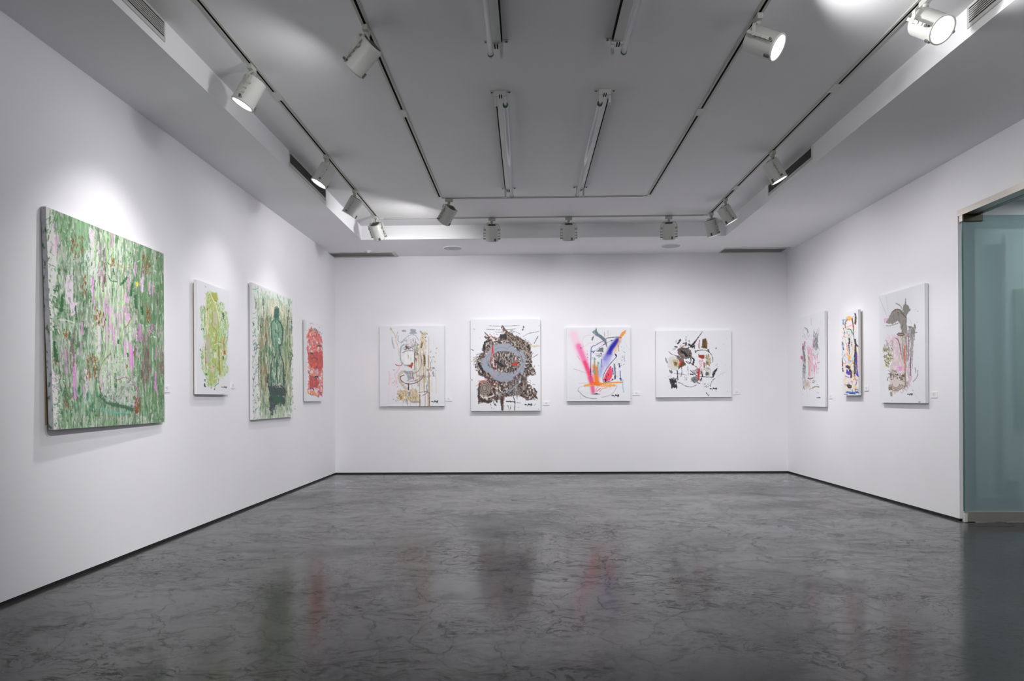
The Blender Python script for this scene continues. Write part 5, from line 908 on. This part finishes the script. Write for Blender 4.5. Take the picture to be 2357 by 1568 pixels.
def art_grey_tall(p):
    gy = (136, 132, 126); dk = (98, 90, 78); pk = (230, 192, 214); bg = (206, 190, 186)
    p.poly([(145, 520), (200, 420), (240, 370), (300, 365), (340, 400), (385, 460), (395, 600), (385, 650), (330, 650), (315, 540), (280, 500), (230, 540), (160, 535)], gy, 0.92, 9, 14); p.dabs([(160, 500), (240, 380), (310, 370), (390, 470), (390, 640), (330, 640), (300, 500), (200, 540)], 60, [(116, 112, 108), (160, 156, 150), (104, 96, 88)], (20, 60), (4, 10), 90, 12, (0.4, 0.8))
    p.poly([(370, 235), (382, 310), (400, 320), (430, 380), (400, 410), (378, 460), (350, 420), (340, 370), (345, 320), (360, 310)], (128, 126, 118), 0.95, 7, 10); p.line([(260, 300), (300, 320), (330, 360)], 11, (130, 126, 118), 0.85, 0.8, 0.15)
    p.line([(215, 400), (260, 368), (300, 375), (345, 430), (380, 465)], 9, (92, 70, 66), 0.9); p.line([(240, 400), (290, 395), (330, 400)], 7, (160, 140, 140), 0.8)
    p.poly([(410, 580), (480, 570), (490, 640), (470, 720), (460, 900), (440, 1060), (420, 900), (420, 700)], (150, 148, 144), 0.85, 12, 14, (9, 50, 0.35)); p.poly([(400, 570), (450, 565), (430, 590)], dk, 0.8, 6, 8); p.dabs([(440, 560), (490, 560), (480, 720), (440, 720)], 26, [(136, 132, 126), (110, 106, 100)], (20, 60), (4, 9), 80, 20, (0.6, 0.9))
    p.poly([(180, 740), (230, 700), (290, 680), (380, 680), (400, 900), (390, 1250), (330, 1300), (260, 1350), (200, 1280), (190, 1100), (220, 980), (220, 820)], bg, 0.75, 16, 20, (14, 60, 0.30))
    p.dabs([(225, 720), (290, 700), (340, 960), (330, 1150), (240, 1140), (225, 900)], 70, [pk, (224, 170, 206), (236, 210, 222), (206, 180, 184)], (20, 70), (6, 14), 80, 25, (0.5, 0.85)); p.dabs([(390, 900), (460, 1000), (450, 1240), (400, 1260)], 44, [(226, 182, 206), (206, 180, 190), (176, 164, 164)], (30, 90), (5, 12), 88, 10, (0.5, 0.85))
    p.dabs([(150, 700), (270, 650), (260, 740), (170, 760)], 26, [(232, 190, 216), (236, 206, 224)], (16, 50), (5, 11), 40, 50, (0.5, 0.85)); p.dabs([(330, 660), (400, 640), (395, 960), (340, 960)], 50, [(150, 144, 136), (176, 168, 160), (122, 112, 100)], (30, 90), (5, 12), 90, 8, (0.5, 0.85)); p.dots((120, 480, 155, 530), 5, [(232, 170, 214)], (14, 26), (0.6, 0.85))
    p.poly([(270, 660), (300, 640), (350, 645), (370, 670), (330, 685), (290, 680)], (96, 74, 66), 0.9, 5, 8); p.line([(295, 662), (345, 662)], 11, (180, 160, 156), 0.9)
    for pts, w, c in (([(262, 705), (290, 730), (310, 790), (322, 860)], 10, (100, 78, 66)), ([(322, 860), (340, 950)], 8, (140, 130, 120)), ([(368, 795), (364, 880), (368, 1000)], 13, (222, 70, 56)), ([(368, 1000), (366, 1120), (370, 1190)], 9, (214, 120, 104)), ([(412, 640), (410, 760), (408, 960)], 11, (130, 80, 100)), ([(436, 930), (438, 1060), (440, 1140)], 8, (70, 56, 80)), ([(385, 680), (385, 900), (378, 1180), (376, 1280)], 8, (120, 100, 92)), ([(520, 1080), (515, 1150), (470, 1210)], 9, (150, 130, 126)), ([(490, 1050), (500, 1110)], 7, (120, 110, 104)),
                      ([(465, 720), (462, 900), (460, 1060)], 5, (160, 150, 150)), ([(60, 220), (110, 340), (155, 450)], 4, (190, 188, 190)), ([(140, 205), (165, 350), (180, 460)], 3, (204, 202, 204)), ([(275, 170), (280, 300)], 3, (214, 212, 214)), ([(400, 470), (440, 520), (445, 560)], 3, (180, 178, 178)), ([(150, 560), (200, 560), (290, 530)], 7, (120, 110, 104)), ([(440, 1240), (480, 1340), (560, 1440)], 3, (200, 198, 200)), ([(100, 1300), (70, 1420)], 3, (214, 212, 214))):
        p.line(pts, w, c, 0.88, 0.5, 0.04)
    p.dabs([(120, 830), (225, 820), (220, 1030), (140, 1040)], 60, [(134, 128, 66), (108, 100, 56), (170, 160, 110), (226, 222, 214)], (14, 40), (8, 18), 60, 60, (0.6, 0.95)); p.dabs([(130, 740), (225, 740), (225, 860), (125, 870)], 26, [(150, 144, 136), (176, 160, 150)], (16, 46), (6, 12), 85, 20, (0.5, 0.85))
    p.dabs([(165, 1120), (370, 1120), (370, 1190), (170, 1190)], 46, [(88, 78, 62), (116, 104, 86), (70, 60, 50), (206, 190, 190)], (12, 36), (8, 16), 60, 60, (0.6, 0.95)); p.dabs([(180, 1070), (290, 1080), (260, 1120), (190, 1110)], 14, [(120, 110, 96), (150, 140, 130)], (16, 40), (4, 8), 20, 20, (0.6, 0.9))
    for r in (44, 62, 80): p.line([(270 + r * math.cos(t), 1240 + r * 0.95 * math.sin(t)) for t in (0.1, 0.7, 1.3, 1.9, 2.5, 3.0)], 11, (132, 110, 96), 0.85, 0.6)
    p.poly([(180, 1270), (225, 1270), (225, 1310), (190, 1310)], (120, 108, 92), 0.9, 6, 8); p.poly([(200, 1330), (230, 1325), (228, 1380), (210, 1380)], (150, 138, 126), 0.9, 6, 8); p.dabs([(340, 1200), (410, 1210), (400, 1300), (345, 1310)], 22, [(150, 136, 124), (116, 104, 90)], (14, 40), (5, 10), 70, 30, (0.6, 0.9)); p.poly([(300, 1040), (345, 1035), (335, 1080), (305, 1085)], (232, 130, 206), 0.7, 8, 9); p.poly([(325, 1325), (355, 1325), (350, 1345), (330, 1345)], (226, 180, 212), 0.8, 4, 6)
    p.dots((100, 280, 540, 1440), 40, [(150, 146, 140), (210, 170, 200), dk], (3, 8), (0.4, 0.8)); p.dots((495, 630, 510, 645), 1, [dk], (11, 13)); p.dots((530, 1425, 565, 1450), 3, [(90, 86, 110)], (6, 10)); p.poly([(470, 555), (485, 550), (495, 585), (480, 580)], dk, 0.9, 4, 6)
    p.scrawl(405, 1352, 0.75, w=6)

W_ = (226, 227, 232)
# drawing frame of each canvas: window and scale of the sketch, canvas corners (top left, top right, bottom right, bottom left) in it
ART = dict(
    green_pink=dict(fn=art_green_pink, crop=(80, 460, 400, 1060), sc=2.6125, quad=[(105, 477), (380.4, 583), (378.5, 972), (120, 990)], base=(176, 196, 172), unit=1.15, seed=3),
    lime=dict(fn=art_lime, crop=(440, 640, 540, 920), sc=5.6, quad=[(451.3, 647), (527, 668), (527, 907.2), (451.3, 909.6)], base=W_, unit=2.2, seed=4),
    dark_figure=dict(fn=art_dark_figure, crop=(570, 645, 680, 970), sc=4.825, quad=[(580.3, 651.5), (676, 690), (673.6, 960.5), (580.8, 965)], base=(222, 226, 222), unit=2.0, seed=5),
    red=dict(fn=art_red, crop=(695, 730, 750, 930), sc=7.84, quad=[(703.1, 738), (745, 748.5), (742.6, 924), (704, 923.5)], base=W_, unit=3.2, seed=6),
    sand=dict(fn=art_sand, crop=(860, 730, 1060, 950), sc=7.127, quad=[(873.3, 751), (1022.8, 750.3), (1022.8, 935.6), (874.7, 935.6)], base=W_, unit=3.0, seed=7),
    ring=dict(fn=art_ring, crop=(1070, 720, 1280, 970), sc=6.272, quad=[(1082.8, 736), (1243.5, 735), (1243.8, 946), (1084.4, 946)], base=W_, unit=2.6, seed=8),
    neon=dict(fn=art_neon, crop=(1290, 740, 1490, 940), sc=7.84, quad=[(1304, 754), (1451.3, 754), (1450, 923), (1305, 923.7)], base=W_, unit=3.2, seed=9),
    splash=dict(fn=art_splash, crop=(1500, 740, 1720, 930), sc=8.2545, quad=[(1509.7, 761.8), (1683, 760.6), (1683, 914.5), (1509.7, 914.5)], base=W_, unit=3.4, seed=10),
    faded_pink=dict(fn=art_faded_pink, crop=(1830, 700, 2010, 950), sc=6.272, quad=[(1843, 731.5), (1898.6, 715), (1898.6, 937.6), (1840, 934.4)], base=W_, unit=2.6, seed=11),
    carnival=dict(fn=art_carnival, crop=(1830, 700, 2010, 950), sc=6.272, quad=[(1940, 721.5), (1978.3, 712.8), (1978.3, 910.5), (1940, 910)], base=W_, unit=2.6, seed=12),
    grey_tall=dict(fn=art_grey_tall, crop=(2010, 640, 2180, 950), sc=5.059, quad=[(2021.9, 682.5), (2126.6, 652.8), (2131, 927.6), (2026.8, 927.6)], base=W_, unit=2.1, seed=13),
)

def _lin(c): c = np.clip(c, 0, 255) / 255.0; return np.where(c <= 0.04045, c / 12.92, ((c + 0.055) / 1.055) ** 2.4)
def canvas_mat():
    m = mat('painted_canvas', (0.8, 0.8, 0.8), 0.48, spec=0.35); L = m.node_tree.links; b = m.node_tree.nodes['Principled BSDF']
    a = N(m, 'ShaderNodeAttribute', attribute_name='paint'); L.new(a.outputs['Color'], b.inputs['Base Color'])
    g = N(m, 'ShaderNodeTexCoord'); n = N(m, 'ShaderNodeTexNoise', Scale=160.0, Detail=3.0); L.new(g.outputs['Object'], n.inputs['Vector'])
    bp = N(m, 'ShaderNodeBump', Strength=0.15, Distance=0.001); L.new(n.outputs[0], bp.inputs['Height']); L.new(bp.outputs[0], b.inputs['Normal'])
    return m
M_canvas = canvas_mat()
M_wrap = mat('primed_canvas_edge', (0.74, 0.74, 0.76), 0.6)
def green_edge_mat():
    m = mat('splashed_canvas_edge', (0.4, 0.45, 0.4), 0.6); L = m.node_tree.links; b = m.node_tree.nodes['Principled BSDF']
    g = N(m, 'ShaderNodeNewGeometry'); mp = N(m, 'ShaderNodeMapping'); mp.inputs['Scale'].default_value = (40, 40, 22); L.new(g.outputs['Position'], mp.inputs[0])
    n = N(m, 'ShaderNodeTexNoise', Scale=1.0, Detail=3.0); L.new(mp.outputs[0], n.inputs['Vector'])
    r = ramp(m, n.outputs[0], [(0.34, (0.08, 0.15, 0.08)), (0.42, (0.36, 0.38, 0.39)), (0.62, (0.46, 0.46, 0.49))]); L.new(r.outputs[0], b.inputs['Base Color'])
    return m
M_wood = mat('stretcher_wood', (0.45, 0.36, 0.25), 0.7)

def homography(q):
    src = [(0, 0), (1, 0), (1, 1), (0, 1)]; A = []; B = []
    for (s_, t_), (x, y) in zip(src, q):
        A.append([s_, t_, 1, 0, 0, 0, -x * s_, -x * t_]); B.append(x); A.append([0, 0, 0, s_, t_, 1, -y * s_, -y * t_]); B.append(y)
    return np.append(np.linalg.solve(np.array(A), np.array(B)), 1).reshape(3, 3)

def hang(key, wall, a0, a1, z0, z1, nu, nv, label, depth=0.038, gap=0.008, edge=None, lean=0.0, group=None):
    """wall 'left'/'back'/'right'; a0 is the canvas side at the left of the photo, a1 at the right"""
    A = ART[key]; x0, y0, _, _ = A['crop']; sc = A['sc']
    Hm = homography([((px - x0) * sc, (py - y0) * sc) for px, py in A['quad']])
    s_, t_ = np.meshgrid(np.linspace(0, 1, nu), np.linspace(0, 1, nv))
    w_ = Hm[2, 0] * s_ + Hm[2, 1] * t_ + 1
    U = (Hm[0, 0] * s_ + Hm[0, 1] * t_ + Hm[0, 2]) / w_; V = (Hm[1, 0] * s_ + Hm[1, 1] * t_ + Hm[1, 2]) / w_
    P = Paint(U, V, A['base'], A['unit'], A['seed']); A['fn'](P)
    C = np.clip(_lin(P.C) / _lin(np.array(231.0)) * 0.86, 0.003, 0.9)
    def place(s, t, off):
        a = a0 + (a1 - a0) * s; z = z1 + (z0 - z1) * t
        off = off + lean * (1 - s) * t * t
        if wall == 'left': return np.stack([XL + off + 0 * a, a, z], -1)
        if wall == 'right': return np.stack([XR - off + 0 * a, a, z], -1)
        return np.stack([a, YB - off + 0 * a, z], -1)
    cz = (z0 + z1) / 2; ca = (a0 + a1) / 2
    base = {'left': (XL, ca, z0), 'right': (XR, ca, z0), 'back': (ca, YB, z0)}[wall]
    t = empty('painting', base, label, 'painting', group)
    inv = Matrix.Translation(Vector(base) * -1)
    F = gap + depth
    co = place(s_.ravel(), t_.ravel(), F)
    me = bpy.data.meshes.new('painted_canvas'); n = nu * nv; i = np.arange(n).reshape(nv, nu)
    quads = np.stack([i[:-1, :-1], i[1:, :-1], i[1:, 1:], i[:-1, 1:]], -1).reshape(-1, 4)
    me.vertices.add(n); me.vertices.foreach_set('co', co.astype(np.float32).ravel())
    me.loops.add(quads.size); me.loops.foreach_set('vertex_index', quads.astype(np.int32).ravel())
    me.polygons.add(len(quads)); me.polygons.foreach_set('loop_start', np.arange(0, quads.size, 4, dtype=np.int32))
    me.update(calc_edges=True); me.validate()
    at = me.color_attributes.new('paint', 'FLOAT_COLOR', 'POINT')
    at.data.foreach_set('color', np.concatenate([C, np.ones((n, 1))], 1).astype(np.float32).ravel())
    me.materials.append(M_canvas)
    o = bpy.data.objects.new('painted_canvas', me); col.objects.link(o); o.parent = t; o.matrix_parent_inverse = inv
    # folded edges
    mb = MB(); q = [(0, 0), (1, 0), (1, 1), (0, 1)]
    fr = [tuple(place(np.array(a), np.array(b), F)) for a, b in q]; bk = [tuple(place(np.array(a), np.array(b), gap)) for a, b in q]
    for k in range(4): mb.add([fr[k], fr[(k + 1) % 4], bk[(k + 1) % 4], bk[k]], [(0, 1, 2, 3)])
    mb.add(bk, [(0, 1, 2, 3)])
    e = mb.build('canvas_edge', edge or M_wrap, t); e.matrix_parent_inverse = inv
    mb = MB(); i0 = 0.03
    lo, hi = min(a0, a1) + i0, max(a0, a1) - i0; g = gap - 0.0005
    for (b0, b1, c0, c1) in ((lo, hi, z0 + i0, z0 + i0 + 0.04), (lo, hi, z1 - i0 - 0.04, z1 - i0), (lo, lo + 0.04, z0 + i0 + 0.04, z1 - i0 - 0.04), (hi - 0.04, hi, z0 + i0 + 0.04, z1 - i0 - 0.04)):
        if wall == 'left': mb.box(XL + 0.0015, XL + g, b0, b1, c0, c1)
        elif wall == 'right': mb.box(XR - g, XR - 0.0015, b0, b1, c0, c1)
        else: mb.box(b0, b1, YB - g, YB - 0.0015, c0, c1)
    w2 = mb.build('stretcher', M_wood, t); w2.matrix_parent_inverse = inv
    return t
GL = 'canvases on the left wall'; GB = 'canvases on the back wall'; GR = 'canvases on the right wall'
hang('green_pink', 'left', 4.03, 5.36, 0.960, 2.300, 300, 540, 'large square green painting with pink drips, nearest on the left wall', 0.030, 0.005, green_edge_mat(), lean=0.042, group=GL)
hang('lime', 'left', 5.875, 6.53, 1.186, 2.184, 100, 300, 'narrow white canvas with a lime green and olive patch', 0.024, 0.022, group=GL)
hang('dark_figure', 'left', 7.09, 8.345, 0.926, 2.366, 150, 360, 'tall streaked green painting with a dark seated figure', 0.030, 0.012, group=GL)
hang('red', 'left', 8.82, 9.58, 1.113, 2.178, 90, 260, 'narrow canvas covered in red and orange, last on the left wall', 0.030, 0.010, group=GL)
hang('sand', 'back', -2.222, -1.240, 1.026, 2.241, 210, 260, 'white canvas with sand coloured drips and grey loops, leftmost on the back wall', 0.034, group=GB)
hang('ring', 'back', -0.840, 0.209, 0.949, 2.329, 230, 300, 'canvas with a thick grey ring on a dark brown scrawled mass', 0.034, 0.012, group=GB)
hang('neon', 'back', 0.607, 1.559, 1.090, 2.197, 220, 255, 'white canvas with pink, orange and blue sprayed beams', 0.032, group=GB)
hang('splash', 'back', 1.944, 3.067, 1.139, 2.138, 250, 225, 'wide white canvas with black splashes, red strokes and ochre blocks', 0.034, group=GB)
hang('faded_pink', 'right', 9.755, 8.948, 1.002, 2.252, 100, 310, 'white canvas with faded pink and grey marks, farthest on the right wall', 0.030, 0.010, group=GR)
hang('carnival', 'right', 8.443, 8.026, 1.148, 2.149, 90, 290, 'narrow canvas crowded with orange, pale blue, black and violet strokes', 0.028, 0.024, group=GR)
hang('grey_tall', 'right', 7.575, 6.720, 1.065, 2.232, 160, 380, 'white canvas with a grey hooded shape over pink, nearest the glass door', 0.032, 0.008, group=GR)

# painting behind the glass
def glassed_mat():
    m = mat('yellow_green_painting', (0.2, 0.3, 0.2), 0.5); L = m.node_tree.links; b = m.node_tree.nodes['Principled BSDF']
    g = N(m, 'ShaderNodeNewGeometry'); mp = N(m, 'ShaderNodeMapping'); mp.inputs['Scale'].default_value = (14, 1, 3.2); L.new(g.outputs['Position'], mp.inputs[0])
    n = N(m, 'ShaderNodeTexNoise', Scale=1.0, Detail=5.0, Roughness=0.65, Distortion=1.0); L.new(mp.outputs[0], n.inputs['Vector'])
    r = ramp(m, n.outputs[0], [(0.35, (0.05, 0.12, 0.07)), (0.48, (0.16, 0.26, 0.14)), (0.58, (0.42, 0.46, 0.22)), (0.7, (0.30, 0.40, 0.30))]); L.new(r.outputs[0], b.inputs['Base Color'])
    return m
tag(MB().box(5.345, 6.55, 7.562, 7.599, 0.81, 2.30).build('painting', glassed_mat(), bevel=0.002), 'yellow-green painting seen dimly through the teal glass door', 'painting')

# ------------------------------------------------------------------ wall labels
def wall_label(wall, a, z, text, wd=0.102, ht=0.058):
    th = 0.006
    base = {'left': (XL, a, z), 'right': (XR, a, z), 'back': (a, YB, z)}[wall]
    t = empty('wall_label', base, text, 'label', 'small white wall labels')
    def bx(mb, u0, u1, v0, v1, d0, d1):
        if wall == 'left': return mb.box(d0, d1, u0, u1, v0, v1)
        if wall == 'right': return mb.box(-d1, -d0, u0, u1, v0, v1)
        return mb.box(u0, u1, -d1, -d0, v0, v1)
    bx(MB(), -wd / 2, wd / 2, 0, ht, 0, th).build('card', M_plate, t)
    mb = MB()
    for i, (u, l) in enumerate(((-0.014, 0.028), (-0.018, 0.036), (-0.012, 0.020))): bx(mb, u, u + l, ht * 0.66 - i * 0.010, ht * 0.66 - i * 0.010 + 0.004, th, th + 0.0004)
    mb.build('printed_text', M_ink, t)
for wl, a, z, tx in (('left', 5.452, 1.197, 'small white wall label at the right edge of the large green and pink painting'), ('left', 6.70, 1.247, 'small white wall label beside the lime green patch canvas'),
                     ('left', 8.495, 1.022, 'small white wall label beside the tall painting with the dark figure'), ('back', -1.183, 1.104, 'small white wall label right of the canvas with sand coloured drips'),
                     ('back', 0.296, 1.030, 'small white wall label right of the grey ring painting'), ('back', 1.656, 1.172, 'small white wall label right of the pink, orange and blue painting'),
                     ('back', 3.156, 1.178, 'small white wall label right of the wide black splashed painting'), ('right', 8.864, 1.108, 'small white wall label between the faded pink canvas and the narrow bright one'),
                     ('right', 7.941, 1.197, 'small white wall label right of the narrow canvas crowded with colours'), ('right', 6.639, 1.117, 'small white wall label between the grey hooded painting and the glass door')):
    wall_label(wl, a, z, tx)

# unseen track heads added as fill light, nearer than the frame
FILL_HEADS = [
    (1.44, 1.2, (-4.34, 5.3, -3.1), 380, 4, 42), (1.44, -0.6, (-4.34, 8.2, -3.3), 520, 4, 44),
    (-1.00, 0.6, (4.9, 6.8, -3.1), 480, 4, 46), (-1.92, 0.0, (2.4, 10.3, -3.2), 190, 4, 36),
    (2.37, -0.2, (-1.2, 10.5, -3.0), 230, 4, 36),
    (-1.00, 2.6, (-0.1, 0.9, -0.12), 4, 5, 80), (1.44, 2.2, (0.5, 0.7, -0.3), 8, 42, 80),
]
for x, y, d, p, q, an in FILL_HEADS:
    spot(x, y, d, 'unseen track spotlight added as fill light nearer the camera, outside the picture', p, q, angle=math.radians(an), wide=an == 80)
# unseen panel lamps added to light the next room and the door pane
M_panel = mat('added_lamp_panel', (1, 1, 1), 0.4, emit=(0.95, 1.0, 1.0), es=44.0)
for px_, py_, lb_ in ((6.3, 6.9, 'unseen flat white lamp added to light the next room, behind the open door pane'), (5.7, 5.1, 'unseen flat white lamp added to light the next room, before the open door pane')):
    t = empty('added_panel_lamp', (px_, py_, 3.3), lb_, 'ceiling light')
    MB().box(-0.62, 0.62, -0.17, 0.17, -0.03, -0.001).build('frame', M_white, t)
    MB().box(-0.59, 0.59, -0.14, 0.14, -0.034, -0.0305).build('diffuser', M_panel, t)
